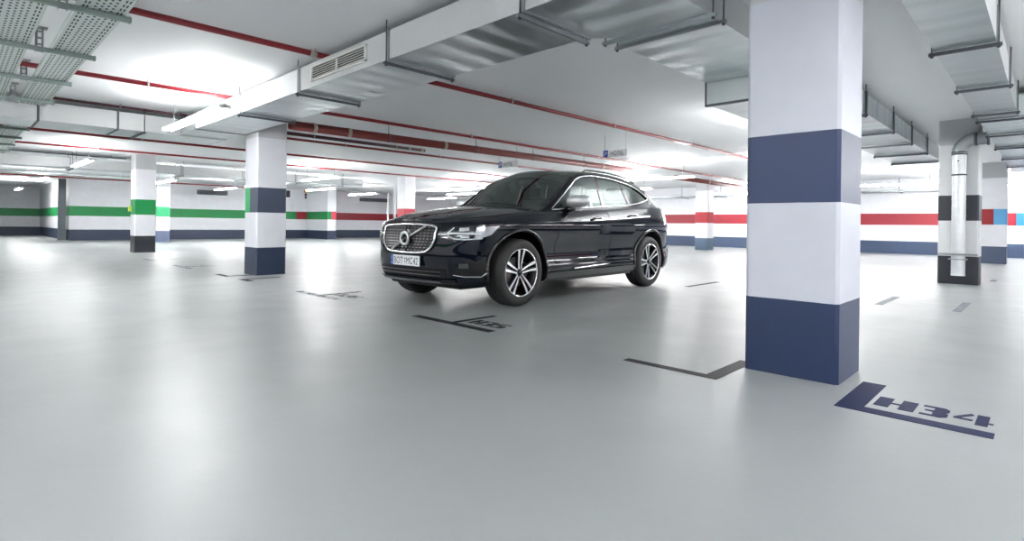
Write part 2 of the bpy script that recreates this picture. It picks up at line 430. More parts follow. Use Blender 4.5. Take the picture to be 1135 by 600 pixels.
for ya, lab in ((1.62, 'grey dash across the floor joint, nearest the near column'), (.815, 'grey dash across the floor joint in front of the metal duct column'), (4.32, 'dark dash across the floor joint right behind the car')):
    marks('bay_end_mark', M['paint_grey'] if ya < 3 else M['paint_black'], lab, LB, [(8.6, 9.8, ya-.045, ya+.045)])
marks('bay_end_mark', M['paint_grey'], 'small grey dash on the floor just right of the metal duct column', LB, [(14.2, 14.8, .76, .85)])

# ------------------------------------------------------------------ ducts
ZB, ZT = h(2.64), h(2.93)
def flange_x(mb, x, y0, y1, z0, z1, t=.016, w=.022):   # ring around a duct running along X
    mb.box(x-t, x+t, y0-w, y0, z0-w, z1+w); mb.box(x-t, x+t, y1, y1+w, z0-w, z1+w)
    mb.box(x-t, x+t, y0, y1, z0-w, z0); mb.box(x-t, x+t, y0, y1, z1, z1+w)
def flange_y(mb, y, x0, x1, z0, z1, t=.016, w=.022):
    mb.box(x0-w, x0, y-t, y+t, z0-w, z1+w); mb.box(x1, x1+w, y-t, y+t, z0-w, z1+w)
    mb.box(x0, x1, y-t, y+t, z0-w, z0); mb.box(x0, x1, y-t, y+t, z1, z1+w)
def hanger(parent, p0, p1, zb, rod=True, ext=.03, bar=None):
    """trapeze bar below the duct between p0 and p1 (x, y) with two threaded rods up to the ceiling"""
    d = Vector((p1[0]-p0[0], p1[1]-p0[1], 0)).normalized()
    a = Vector((p0[0], p0[1], 0))-d*ext; b = Vector((p1[0], p1[1], 0))+d*ext
    mb = MB(); q = Vector((-d.y, d.x, 0))*.013
    c = [a-q, b-q, b+q, a+q]; z0, z1 = zb-.028, zb-.002
    vs = [mb.bm.verts.new((v.x, v.y, z)) for z in (z0, z1) for v in c]
    for f in ((0, 1, 2, 3), (7, 6, 5, 4), (0, 4, 5, 1), (1, 5, 6, 2), (2, 6, 7, 3), (3, 7, 4, 0)): mb.bm.faces.new([vs[i] for i in f])
    mb.build('hanger_bar', bar or M['darksteel'], parent)
    if rod:
        for e, s_ in ((a, 1), (b, -1)):
            e2 = e+d*s_*.022
            MB().tube([(e2.x, e2.y, z0-.015), (e2.x, e2.y, CZ)], .006, 6).tube([(e2.x, e2.y, z0-.012), (e2.x, e2.y, z0)], .013, 6).build('hanger_rod', M['darksteel'], parent)
def duct_body(name, outline, z0, z1, mats, parent):
    mb = MB(); mb.prism(outline, lambda a, b, t: (h(a), h(b), t), z0, z1)
    bmesh.ops.recalc_face_normals(mb.bm, faces=mb.bm.faces)
    for f in mb.bm.faces: f.material_index = 0 if f.normal.z < -.5 else 1
    return mb.build(name, mats, parent)

# main duct: runs along Y past the second column, bends at the frame top and runs on along X behind the near column
D1 = empty('ventilation_duct', (h(3.07), h(2.9), ZB), 0, 'long galvanised duct with louvred grille that bends above the car', 'ventilation duct')
def par(o, root):      # keep world placement while parented to an Empty that only carries a location
    o.location = Vector(o.location)-root.location; return o
def adopt(root):
    for c in root.children: par(c, root)
xa, xb = 1.872*1.64, 2.38*1.64
ya, yb = 1.155*1.64, 1.72*1.64
duct_body('duct_run', [(xa, 11.85), (xb, 11.85), (xb, 2.92), (xb+.14, 2.76), (xa, 2.76)], ZB, ZT, [M['galvY'], M['duct_side']], D1)
duct_body('duct_bend', [(xa, 2.76), (xb+.14, 2.76), (xb+.36, yb), (6.02, yb), (6.02, ya), (xa, ya)], ZB, ZT, [M['galvX'], M['duct_side']], D1)
duct_body('lowered_duct_box', [(6.04, yb), (8.3, yb), (8.3, ya), (6.04, ya)], h(2.395), ZT, [M['galvX'], M['galvX']], D1)
duct_body('duct_run', [(8.32, yb), (16.6, yb), (16.6, ya), (8.32, ya)], ZB, ZT, [M['galvX'], M['galvX']], D1)
for yy in (2.9, 4.75, 6.75, 8.75, 10.9):
    mb = MB(); flange_y(mb, h(yy), h(xa), h(xb), ZB, ZT, .012, .014); mb.build('flange', M['steel'], D1)
    if yy < 10: hanger(D1, (h(xa), h(yy)+.03), (h(xb), h(yy)+.03), ZB-.016, bar=M['steel'] if yy < 4 else None)
for xx in (4.08, 4.27):
    hanger(D1, (h(xx), h(ya)), (h(xx), h(yb)), ZB, ext=.05, bar=M['steel'])
for xx in (9.1, 11.0, 12.7, 14.5, 16.4):
    mb = MB(); flange_x(mb, h(xx), h(ya), h(yb), ZB, ZT, .014, .02); mb.build('flange', M['steel'], D1)
    hanger(D1, (h(xx)-.04, h(ya)), (h(xx)-.04, h(yb)), ZB-.02)
for xx in (6.06, 8.28):
    mb = MB(); flange_x(mb, h(xx), h(ya), h(yb), h(2.395), ZT-.03, .018, .02); mb.build('flange', M['darksteel'], D1)
# louvred grille on the left face
gy0, gy1, gz0, gz1 = h(5.16), h(6.42), h(2.70), h(2.885)
gr = MB(); gx = h(xa)
for a0, a1, b0, b1 in ((gy0, gy1, gz1-.02, gz1), (gy0, gy1, gz0, gz0+.02), (gy0, gy0+.03, gz0, gz1), (gy1-.03, gy1, gz0, gz1), ((gy0+gy1)/2-.012, (gy0+gy1)/2+.012, gz0, gz1)):
    gr.box(gx-.018, gx, a0, a1, b0, b1)
grille = gr.build('louvre_grille', M['grille_white'], D1)
MB().box(gx-.004, gx-.001, gy0+.02, gy1-.02, gz0+.01, gz1-.01).build('grille_backing', M['grille_dark'], grille)
sl = MB()
for k in range(5):
    zz = gz0+.033+k*.0235
    sl.box(gx-.016, gx-.005, gy0+.02, gy1-.02, zz-.0028, zz+.0028)
sl.build('louvre_slats', M['grille_white'], grille)
adopt(D1)

# right duct: narrow run towards the camera, wide run beyond
D3 = empty('ventilation_duct', (h(10.7), h(.4), ZB), 0, 'silver duct at the upper right corner, narrow then widening past the duct column', 'ventilation duct')
duct_body('duct_run', [(1.5, .35), (10.6, .35), (10.6, .785), (1.5, .785)], ZB, ZT, [M['galvX'], M['duct_side']], D3)
duct_body('wide_duct_run', [(10.62, -1.6), (20.5, -1.6), (20.5, .785), (10.62, .785)], ZB, ZT, [M['galvX'], M['galvX']], D3)
for xx in (4.4, 6.3, 8.2, 10.1):
    mb = MB(); flange_x(mb, h(xx), h(.35), h(.785), ZB, ZT, .008, .010); mb.build('flange', M['steel'], D3)
    hanger(D3, (h(xx)+.03, h(.35)), (h(xx)+.03, h(.785)), ZB-.012, ext=.035)
for xx in (10.64, 12.4, 14.4, 16.6, 18.7, 20.4):
    mb = MB(); flange_x(mb, h(xx), h(-1.6), h(.785), ZB, ZT, .014, .018); mb.build('flange', M['steel'], D3)
    if xx < 20: hanger(D3, (h(xx)+.05, h(-1.6)), (h(xx)+.05, h(.785)), ZB-.02)
adopt(D3)

# cross duct on the left, between the two trays, and the far one near the third column
D4 = empty('ventilation_duct', (h(1.0), h(12), ZB), 0, 'pale cross duct at left running under the ceiling beyond the cable tray', 'ventilation duct')
duct_body('duct_run', [(-5.5, 11.87), (xb, 11.87), (xb, 12.85), (-5.5, 12.85)], h(2.62), ZT, [M['galvX'], M['duct_side']], D4)
for xx in (-3.0, -1.0, 1.02, 2.1):
    mb = MB(); flange_x(mb, h(xx), h(11.87), h(12.85), h(2.62), ZT, .014, .016); mb.build('flange', M['darksteel'], D4)
hanger(D4, (h(-1.2)+.05, h(11.87)), (h(-1)+.05, h(12.85)), h(2.62)-.016)
hanger(D4, (h(2.5), h(11.87)), (h(2.5), h(12.85)), h(2.62))
adopt(D4)
D5 = empty('ventilation_duct', (h(4), h(21.5), ZB), 0, 'far cross duct under the ceiling behind the call box column', 'ventilation duct')
duct_body('duct_run', [(-6, 21.4), (12.6, 21.4), (12.6, 22.3), (-6, 22.3)], h(2.58), h(2.88), [M['galvX'], M['duct_side']], D5)
for xx in (-2.6, 0, 2.6, 5.6, 7.6, 9.6, 11.6):
    mb = MB(); flange_x(mb, h(xx), h(21.4), h(22.3), h(2.58), h(2.88), .014, .016); mb.build('flange', M['steel'], D5)
    hanger(D5, (h(xx)+.05, h(21.4)), (h(xx)+.05, h(22.3)), h(2.58)-.016)
adopt(D5)

# spiral exhaust duct on the charcoal banded column
sx, sy, sr = h(13.0)-.02-.095, h(1.205), .093
SP = empty('spiral_duct', (sx, sy, .15), 0, 'round spiral metal duct rising up the charcoal banded column to the ceiling duct', 'duct')
mb = MB(); prof = []
for i in range(0, 161):
    z = .15+i*(2.17-.15)/160
    prof.append((sr+(.004 if i % 11 == 0 else 0), z))
mb.lathe(prof, 28, 'Z', (sx, sy, 0)); mb.build('spiral_pipe', M['zinc_bright'], SP)
pts = []; R = .20
zc = 2.17; 
for i in range(0, 13):
    a = PI/2*i/12; pts.append((sx, sy-R+R*math.cos(a), zc+R*math.sin(a)))
pts.append((sx, h(.785)+.004, zc+R))
MB().tube(pts, sr+.004, 24, caps=False).build('elbow', M['steel'], SP)
mb = MB(); mb.tube([(sx, sy-R-.03, zc+R), (sx, sy-R+.01, zc+R)], sr+.014, 24).tube([(sx, h(.785)+.03, zc+R), (sx, h(.785)+.004, zc+R)], sr+.02, 24); mb.build('coupling', M['darksteel'], SP)
for z in (1.80, 2.14, 2.17): MB().tube([(sx, sy, z-.012), (sx, sy, z+.012)], sr+.010, 24).build('collar', M['darksteel'], SP)
MB().tube([(sx-sr-.002, sy, 2.02), (sx-sr-.022, sy, 2.02)], .036, 18).build('round_plate', M['white_plastic'], SP)
MB().tube([(sx-sr-.023, sy, 2.02), (sx-sr-.028, sy, 2.02)], .013, 12).build('plate_hole', M['darksteel'], SP)
MB().box(sx-.03, sx+.0, sy-.25, sy+.25, .485, .515).box(sx-.115, sx-.1, sy-.25, sy+.25, .485, .515).build('clamp_bar', M['steel'], SP)
MB().box(sx-.115, sx-.1, sy-.12, sy+.12, .41, .43).box(sx-.03, sx, sy-.12, sy+.12, .41, .43).build('clamp_bar', M['steel'], SP)
adopt(SP)

# ------------------------------------------------------------------ pipes
def pipe(name, y, z, x0, x1, r, mat, label, clamps, gold=(), dz=0.0, group=None):
    """straight pipe along X at height z, rising dz over its run; clamps hang it from the ceiling"""
    zz = lambda x: h(z)+dz*(x-x0)/(x1-x0)
    root = empty(name, (h(x0), h(y), h(z)), 0, label, 'pipe', group)
    MB().tube([(h(x0), h(y), zz(x0)), (h(x1), h(y), zz(x1))], r, 16).build('pipe_run', mat, root)
    for x in clamps:
        MB().tube([(h(x)-.012, h(y), zz(x)), (h(x)+.012, h(y), zz(x))], r+.006, 16).tube([(h(x), h(y), zz(x)+r), (h(x), h(y), CZ)], .006, 6).build('pipe_clamp', M['darksteel'] if r > .05 else M['steel'], root)
    for x in gold:
        MB().tube([(h(x)-.03, h(y), zz(x)), (h(x)+.03, h(y), zz(x))], r+.008, 16).build('coupling', M['clamp'], root)
    adopt(root); return root
PZ = 2.975
pipe('sprinkler_pipe', 6.20, PZ, -6, 24, .030, M['redpipe'], 'thick red pipe nearest the camera, crossing the ceiling over the big duct', [-3, 3.0, 6.3, 9.2, 12.6, 15.5, 19], [2.97])
pipe('sprinkler_pipe', 9.33, 2.965, -6, 25.5, .029, M['redpipe'], 'second red pipe, passing behind the near HOTEL sign', [-2, 2.0, 8.2, 12.6, 16.5, 20.5, 24.5])
pipe('sprinkler_pipe', 12.75, 2.95, 4.0, 15.6, .026, M['redpipe'], 'red pipe that ends behind the car roof just below the brown pipe', [7, 10, 13])
pipe('sprinkler_pipe', 15.9, PZ-.01, -6, 24, .027, M['redpipe'], 'red pipe crossing above the green striped column, upper of two at left', [-1, 3.3, 6.8, 10.5, 14])
pipe('sprinkler_pipe', 18.9, PZ-.01, -6, 24, .026, M['redpipe'], 'red pipe just above the call box column, lower of two at left', [-1, 2.9, 6.2, 9.5, 13])
pipe('sprinkler_pipe', 31.6, 2.88, 1.0, 13.5, .030, M['redpipe'], 'thin far red pipe close to the back wall', [4, 8, 12])
pipe('conduit', 11.7, 2.985, 1.15, 4.6, .02, M['darkred'], 'thin dark pipe at left above the pale cross duct', [2.1, 3.0])
pipe('drain_pipe', 12.0, 2.95, 4.62, 8.9, .035, M['darkred'], 'short dark maroon pipe with end clamp between two red pipes', [5.8, 8.0], [8.4, 8.8])
pipe('drain_pipe', 9.72, 2.73, 4.25, 15.4, .075, M['brown'], 'wide reddish brown drain pipe starting at the second column', [6.3, 8.7, 10.7, 12.9], [4.7, 5.4, 7.75, 13.8], dz=.07)
pipe('drain_pipe', 9.85, 2.80, 18.6, 24.6, .075, M['brown'], 'brown drain pipe over the far red striped column', [20, 22.5], [21.3])
pipe('conduit', 21.25, 2.96, -5, 4.0, .016, M['darksteel'], 'thin grey conduit left of the call box column', [-1, 1.1, 3.6])
pipe('conduit', 27.2, 2.72, -5, 6.6, .03, M['steel'], 'pale conduit below the ceiling in front of the far left wall', [-1, 2, 5])
mb = MB(); mb.tube([(h(13.5), h(20.3), 0), (h(13.5), h(20.3), h(2.55)), (h(13.45), h(20.3), h(2.62)), (h(11.6), h(20.3), h(2.66))], .045, 12)
tag(mb.build('down_pipe', M['white_plastic']), 'white vertical drain pipe left of the column behind the bonnet', 'pipe')
mb = MB(); mb.tube([(h(13.25), h(20.42), 0), (h(13.25), h(20.42), h(2.3))], .03, 12)
tag(mb.build('down_pipe', M['white_plastic']), 'thinner white pipe left of the white drain pipe', 'pipe')

# ------------------------------------------------------------------ cable trays
def tray_run(y0, y1, label, beams, L):
    root = empty('cable_tray', (h(.68), h(y0), h(2.84)), 0, label, 'cable tray')
    zt = h(2.84)
    for xc in (.935, .42):
        mb = MB(); w = .15; ly = h(y1)-h(y0)
        mb.box(-w, w, 0, ly, 0, .003); mb.box(-w-.002, -w+.002, 0, ly, 0, .055); mb.box(w-.002, w+.002, 0, ly, 0, .055)
        mb.box(-w+.0, -w+.012, 0, ly, -.004, 0); mb.box(w-.012, w, 0, ly, -.004, 0)
        mb.build('tray', M['perf'], root, (h(xc), h(y0), zt))
    for i, yy in enumerate(beams):
        y = h(yy); mb = MB()
        mb.box(h(-1.4), h(1.13), y-.022, y+.022, zt-.046, zt-.004, bev=.006)
        mb.box(h(1.13)-.004, h(1.13)+.02, y-.026, y+.026, zt-.05, zt, bev=.008)
        mb.build('support_beam', M['olive'], root)
        xh = h(.665); hb = MB()
        hb.box(xh-.030, xh-.014, y-.026, y-.022, zt-.06, CZ); hb.box(xh+.014, xh+.030, y-.026, y-.022, zt-.06, CZ)
        zz = zt-.06
        while zz < CZ-.02:
            hb.box(xh-.03, xh+.03, y-.0265, y-.022, zz, zz+.02); zz += .062
        hb.box(xh-.03, xh-.026, y-.026, y+.02, zt-.06, CZ); hb.box(xh+.026, xh+.03, y-.026, y+.02, zt-.06, CZ)
        hb.box(xh-.06, xh+.06, y-.05, y+.05, CZ-.006, CZ)
        hg = hb.build('hanger_bracket', M['steel'], root)
        MB().tube([(xh-.035, y-.03, zt-.03), (xh-.035, y-.042, zt-.03)], .009, 6).tube([(xh+.035, y-.03, zt-.03), (xh+.035, y-.042, zt-.03)], .009, 6).build('bolt', M['steel'], hg)
    adopt(root); return root
tray_run(-4, 11.75, 'perforated steel cable tray pair at the upper left, nearest run', [-2.6, -.9, .85, 2.55, 4.28, 6.0, 7.72, 9.44, 11.16], None)
tray_run(13.0, 21.2, 'farther perforated cable tray pair beyond the pale cross duct', [13.6, 14.9, 16.6, 18.3, 20.0], None)
T2 = empty('cable_tray', (h(26.4), h(2), h(2.5)), 0, 'grey cable tray along the right wall above the red stripe', 'cable tray')
mb = MB(); mb.box(h(26.25), h(26.65), h(1.8), h(20), h(2.50), h(2.50)+.004); mb.box(h(26.25)-.004, h(26.25), h(1.8), h(20), h(2.48), h(2.55)); mb.box(h(26.65), h(26.65)+.004, h(1.8), h(20), h(2.48), h(2.55))
mb.build('tray', M['steel'], T2)
for yy in (4.3, 7, 9.5, 11.5, 13.5, 17): MB().tube([(h(26.22), h(yy), h(2.47)), (h(26.22), h(yy), CZ)], .012, 6).box(h(26.2), h(26.95), h(yy)-.02, h(yy)+.02, h(2.45), h(2.48)).build('tray_bracket', M['steel'], T2)
adopt(T2)

# ------------------------------------------------------------------ fluorescent lights
def make_light(x, y, z, label, along='Y', L=1.25, n=2, mt='tube'):
    root = empty('fluorescent_light', (x, y, z), 0, label, 'ceiling light', 'long fluorescent batten lights hung under the ceiling')
    if along == 'X': root.rotation_euler = (0, 0, PI/2)
    tot = L*n
    MB().box(-.022, .022, -tot/2, tot/2, .0, .05, bev=.008).build('housing', M['white_plastic'], root)
    for k in range(n):
        yc = (k-(n-1)/2)*L
        for q in (-.05, .05): MB().tube([(q, yc-L/2+.03, .012), (q, yc+L/2-.03, .012)], .019, 10).build('tube', M[mt], root)
        MB().box(-.07, .07, yc-L/2, yc-L/2+.028, -.01, .04, bev=.005).box(-.07, .07, yc+L/2-.028, yc+L/2, -.01, .04, bev=.005).build('tube_holders', M['white_plastic'], root)
    for s_ in (-1, 1):
        MB().tube([(0, s_*tot*.36, .085), (0, s_*tot*.36, CZ-z)], .004, 6).build('hanger_rod', M['darksteel'], root)
    return root
LZ = h(2.52)
lights = [
 (2.58, 9.3, LZ, 'bright batten light beside the big duct near the second column'),
 (2.55, 18.9, LZ, 'batten light at left in front of the call box column'),
 (2.55, 27.8, LZ, 'farthest batten light of the left row'),
 (2.55, 38.0, LZ, 'batten light in the far left recess'),
 (-2.2, 18.9, LZ, 'batten light at the left edge of the view, behind the far cable tray'),
 (-2.2, 29.0, LZ, 'batten light far left before the green striped wall'),
 (9.2, 18.5, LZ, 'batten light beyond the second column'),
 (9.2, 28.0, LZ, 'batten light in front of the far grey vent housing'),
 (15.6, 26.5, LZ, 'batten light near the wall pier'),
 (21.0, 26.5, LZ, 'batten light before the back wall behind the bonnet'),
 (16.0, 9.2, LZ, 'batten light behind the car rear window'),
 (15.8, 17.5, LZ, 'batten light above the windscreen in the distance'),
 (22.8, 16.5, LZ, 'batten light near the right wall behind the car'),
 (22.8, 3.9, LZ, 'long bright batten light between near column and duct column'),
 (9.2, 24.0, LZ, 'added batten light in the far middle aisle'),  # down to the far left wall: battens added to brighten the background
 (12.2, 24.5, LZ, 'added batten light left of the column behind the bonnet'),
 (18.5, 21.5, LZ, 'added batten light in the far middle beyond the car'),
 (20.0, 13.0, LZ, 'added batten light beyond the car near the red striped column'),
 (25.2, 10.0, LZ, 'added batten light close to the right wall beyond the red striped column'),
 (25.2, 1.5, LZ, 'added batten light close to the right wall beyond the duct column'),
 (6.0, 25.0, LZ, 'added batten light just before the far left wall'),
 (10.5, 3.35, LZ, 'added fill batten light turned crosswise behind the near column'),  # this and the next: battens added behind the column as hidden fill
 (16.2, 4.9, LZ, 'added fill batten light hidden behind the near column'),
 (2.5, -1.6, LZ, 'added fill batten light beside the near bays, out of view on the right'),  # rest of the list: battens added out of view for overall brightness
 (2.5, -6.0, LZ, 'added unseen batten light behind the viewer on the right'),
 (-1.6, -3.4, LZ, 'added unseen batten light behind the viewer'),
 (-1.6, 2.0, LZ, 'added unseen batten light just left behind the viewer'),
 (-1.6, 6.5, LZ, 'added unseen batten light left of the near cable tray'),
 (-2.2, 9.6, LZ, 'added unseen batten light left of the tray at the cross duct'),
 (-5.6, 0.0, LZ, 'added unseen batten light at the left wall behind the viewer'),
 (-5.6, 6.0, LZ, 'added unseen batten light at the left wall beside the viewer'),
 (6.5, -2.2, LZ, 'added unseen batten light right of the near bays'),
 (9.5, -4.5, LZ, 'added unseen batten light further right of the near bays'),
 (12.0, -3.6, LZ, 'added unseen batten light right of the wide duct'),
 (16.5, -3.5, LZ, 'added unseen batten light beyond the wide duct'),
 (22.8, -4.5, LZ, 'added unseen batten light at the far right side'),
]
for i, (lx, ly, lz, lab) in enumerate(lights):
    make_light(h(lx), h(ly), lz, lab, along='X' if (lx, ly) == (10.5, 3.35) else 'Y', mt='tube_dim' if (lx, ly) in ((2.58, 9.3), (2.55, 18.9)) or (lx < 0 and ly < 12) or ly < 0 and lx < 8 else 'tube')

# ------------------------------------------------------------------ signs, boxes
def hotel_sign(xp, y0, y1, z0, z1, label, group):
    """hanging sign facing -X; text runs along -Y"""
    root = empty('hanging_sign', (xp, (y0+y1)/2, z0), 0, label, 'sign', group)
    MB().box(xp, xp+.02, y0, y1, z0, z1, bev=.003).build('sign_panel', M['sign_white'], root)
    hh = z1-z0
    MB().box(xp-.003, xp, y1-hh*.75, y1-.005, z0+.004, z1-.004).build('parking_symbol_field', M['sign_blue'], root)
    fn = lambda yl, zb: (lambda a, b: (xp-.004, yl-a, zb+b))
    mb = MB(); text_into(mb, 'P', fn(y1-hh*.18, z0+hh*.18), hh*.85, 1); mb.build('parking_letter', M['sign_white'], root)
    mb = MB(); text_into(mb, 'HOTEL', fn(y1-hh*1.15, z0+hh*.22), hh*.80, .84); mb.build('sign_lettering', M['sign_black'], root)
    for yy in (y0+.03, y1-.03): MB().tube([(xp+.01, yy, z1), (xp+.01, yy, CZ)], .004, 6).build('hanger_rod', M['steel'], root)
    adopt(root)
hotel_sign(h(10.3), h(6.6), h(7.22), h(2.525), h(2.69), 'hanging white sign reading HOTEL with blue end, right and nearer of two', None)
hotel_sign(h(10.3), h(9.9), h(10.6), h(2.505), h(2.67), 'hanging white sign reading HOTEL, left and farther of two, just over the bonnet', None)
tag(MB().box(h(4)-.07, h(4)-.0, h(20.45), h(20.58), h(1.27), h(1.43), bev=.008).build('call_box', M['callbox']), 'small lime call box on the side of the green striped column', 'box')
tag(MB().box(h(4.6), h(4.6)+.06, h(10.62), h(10.8), h(1.48), h(1.61), bev=.006).build('switch_box', M['sign_black']), 'small black box on the right side of the second column', 'box')
wy = Y1
WS = empty('wall_sign', (h(15.74), wy-.03, h(2.47)), 0, 'small yellow topped sign with dark panels above the red stripe', 'sign')
MB().box(h(15.45), h(16.1), wy-.06, wy-.002, h(2.83), h(3.02)).build('yellow_header', M['yellow'], WS)
MB().box(h(15.5), h(16.0), wy-.04, wy-.002, h(2.47), h(2.59)).box(h(15.5), h(16.0), wy-.04, wy-.002, h(2.63), h(2.78)).build('dark_panel', M['sign_black'], WS)
adopt(WS)
for x0, x1, lab in ((9.45, 10.9, 'grey ventilation housing high on the back wall above the green stripe'), (19.3, 21.4, 'grey ventilation housing high on the back wall above the red stripe')):
    V = empty('wall_vent', (h(x0), wy-.3, h(2.45)), 0, lab, 'vent', None)
    MB().box(h(x0), h(x1), wy-.34, wy, h(2.44), h(2.68), bev=.02).build('housing', M['vent_grey'], V)
    mb = MB()
    for k in range(5): mb.box(h(x0)+.05, h(x1)-.05, wy-.352, wy-.34, h(2.47)+k*.034, h(2.47)+k*.034+.012)
    mb.build('slats', M['grille_dark'], V); adopt(V)
PG = empty('post', (h(3.72), Y1-.15, 0), 0, 'tall grey steel post at the corner of the far left recess', 'post')
mb = MB(); mb.box(h(3.58), h(3.70), Y1-.2, Y1-.05, .0, h(2.9)); mb.box(h(3.70), h(3.86), Y1-.2, Y1-.16, 0, h(2.9)); mb.build('post_profile', M['darksteel'], PG)
MB().box(h(3.52), h(3.9), Y1-.24, Y1-.02, 0, .02).build('base_plate', M['steel'], PG)
adopt(PG)
# ------------------------------------------------------------------ the parked car (local frame: +X forward, +Y the side facing the camera, origin under the front axle)
yaw = math.radians(2.3)
cn = (-math.sin(yaw), math.cos(yaw))
CAR = empty('car', (4.41+.935*cn[0], 4.155+.935*cn[1], 0), PI+yaw, 'glossy black five door SUV with silver mirror caps and chrome window line', 'car')
CAR.scale = (1.02, 1, 1)
def lerp_tab(tab, x):
    if x <= tab[0][0]: return tab[0][1]
    for (x0, y0), (x1, y1) in zip(tab, tab[1:]):
        if x <= x1: return y0+(y1-y0)*(x-x0)/(x1-x0)
    return tab[-1][1]
def spl_tab(tab, x):       # smooth monotone-ish interpolation (Catmull-Rom through table)
    n = len(tab)
    if x <= tab[0][0]: return tab[0][1]
    if x >= tab[-1][0]: return tab[-1][1]
    for i in range(n-1):
        if x <= tab[i+1][0]: break
    x0, y0 = tab[i]; x1, y1 = tab[i+1]
    m0 = (y1-tab[i-1][1])/(x1-tab[i-1][0]) if i > 0 else (y1-y0)/(x1-x0)
    m1 = (tab[i+2][1]-y0)/(tab[i+2][0]-x0) if i < n-2 else (y1-y0)/(x1-x0)
    d = x1-x0; t = (x-x0)/d
    return (2*t**3-3*t*t+1)*y0+(t**3-2*t*t+t)*d*m0+(-2*t**3+3*t*t)*y1+(t**3-t*t)*d*m1
def sst(a, b, x):
    t = max(0, min(1, (x-a)/(b-a))); return t*t*(3-2*t)
PLAN = [(.835, 0), (.833, .15), (.826, .30), (.810, .43), (.778, .55), (.722, .665), (.64, .765), (.525, .845), (.375, .900), (.15, .93), (-.2, .942), (-.8, .945), (-1.4, .945), (-2.0, .945),
        (-2.5, .950), (-2.9, .955), (-3.2, .945), (-3.45, .915), (-3.63, .85), (-3.74, .75), (-3.79, .62), (-3.815, .42), (-3.825, .2), (-3.83, 0)]
def cr(P, i, t):
    p = [P[max(0, min(len(P)-1, k))] for k in (i-1, i, i+1, i+2)]
    if i == 0: p[0] = (P[1][0], -P[1][1])
    if i == len(P)-2: p[3] = (P[-2][0], -P[-2][1])
    return tuple(.5*((2*p[1][c])+(-p[0][c]+p[2][c])*t+(2*p[0][c]-5*p[1][c]+4*p[2][c]-p[3][c])*t*t+(-p[0][c]+3*p[1][c]-3*p[2][c]+p[3][c])*t**3) for c in (0, 1))
DP = []
for i in range(len(PLAN)-1):
    for k in range(16): DP.append(cr(PLAN, i, k/16))
DP.append(PLAN[-1])
CL = [0]
for p, q in zip(DP, DP[1:]): CL.append(CL[-1]+math.hypot(q[0]-p[0], q[1]-p[1]))
LEN = CL[-1]
def plan(s):
    s = max(0, min(LEN, s)); lo, hi = 0, len(CL)-1
    while hi-lo > 1:
        m = (lo+hi)//2
        if CL[m] <= s: lo = m
        else: hi = m
    t = (s-CL[lo])/(CL[hi]-CL[lo]); p, q = DP[lo], DP[hi]
    d = Vector((q[0]-p[0], q[1]-p[1])).normalized()
    return Vector((p[0]+(q[0]-p[0])*t, p[1]+(q[1]-p[1])*t)), Vector((-d.y, d.x))*-1
def nrm(s):   # smoothed outward normal
    a_, _ = plan(max(0, s-.02)); b_, _ = plan(min(LEN, s+.02)); d = (b_-a_).normalized()
    return Vector((d.y*-1, d.x))*-1 if False else Vector((-d.y, d.x))*(-1 if (-d.y*1 < 0 and s < .2) else 1)
def outward(s):
    a_, _ = plan(max(0, s-.02)); b_, _ = plan(min(LEN, s+.02)); d = (b_-a_).normalized()
    n = Vector((-d.y, d.x)); c = Vector((-1.45, 0)); p, _ = plan(s)
    return n if n.dot(p-c) > 0 else -n
def s_of_y(y):            # on the nose
    for i, p in enumerate(DP):
        if p[1] >= y: return CL[i]
def s_of_x(x):            # along the flank
    for i, p in enumerate(DP):
        if p[0] <= x: return CL[i]
    return LEN
TOPZ = [(-3.83, 1.08), (-3.7, 1.13), (-3.45, 1.175), (-3.0, 1.19), (-2.5, 1.165), (-1.8, 1.125), (-1.27, 1.095), (-.7, 1.065), (-.3, 1.04), (.1, 1.005), (.4, .975), (.62, .955), (.8, .935), (.885, .925)]
def topz(x): return spl_tab(TOPZ, x)
SIDE = [(.20, .10), (.25, .05), (.30, .022), (.40, .012), (.50, .030), (.60, .034), (.70, .016), (.80, .002), (.90, 0.0), (.95, .004)]
NOSE = [(.20, .16), (.26, .09), (.31, .045), (.36, .03), (.44, .015), (.52, .0), (.60, .0), (.72, .006), (.82, .020), (.90, .05)]
TAIL = [(.20, .14), (.30, .05), (.42, .02), (.55, .02), (.70, .05), (.90, .06), (.95, .06)]
def inset(s, z):
    p, _ = plan(s); x = p.x
    wn = 1-sst(.55, 1.15, s); wt = sst(-3.3, -3.75, x) if False else 1-sst(-3.75, -3.3, x)
    E_ = topz(x); z9 = min(z, .9)
    def top(base, ext):
        q = max(0, (z-.90)/max(.02, E_-.90)); return base+ext*q**1.7
    si = top(spl_tab(SIDE, z9), .10 if x < .0 else .10+.03*sst(0, .5, x))
    no = top(spl_tab(NOSE, z9), .07)
    ta = top(spl_tab(TAIL, z9), .06)
    v = si*(1-wn)+no*wn
    return v*(1-wt)+ta*wt
def F(s, z, off=0.0, side=1):
    p, _ = plan(s); n = outward(s); q = p+n*(off-inset(s, z))
    return Vector((q.x, max(q.y, 0 if s > .01 else q.y)*side if s < .05 or s > LEN-.05 else q.y*side, z))
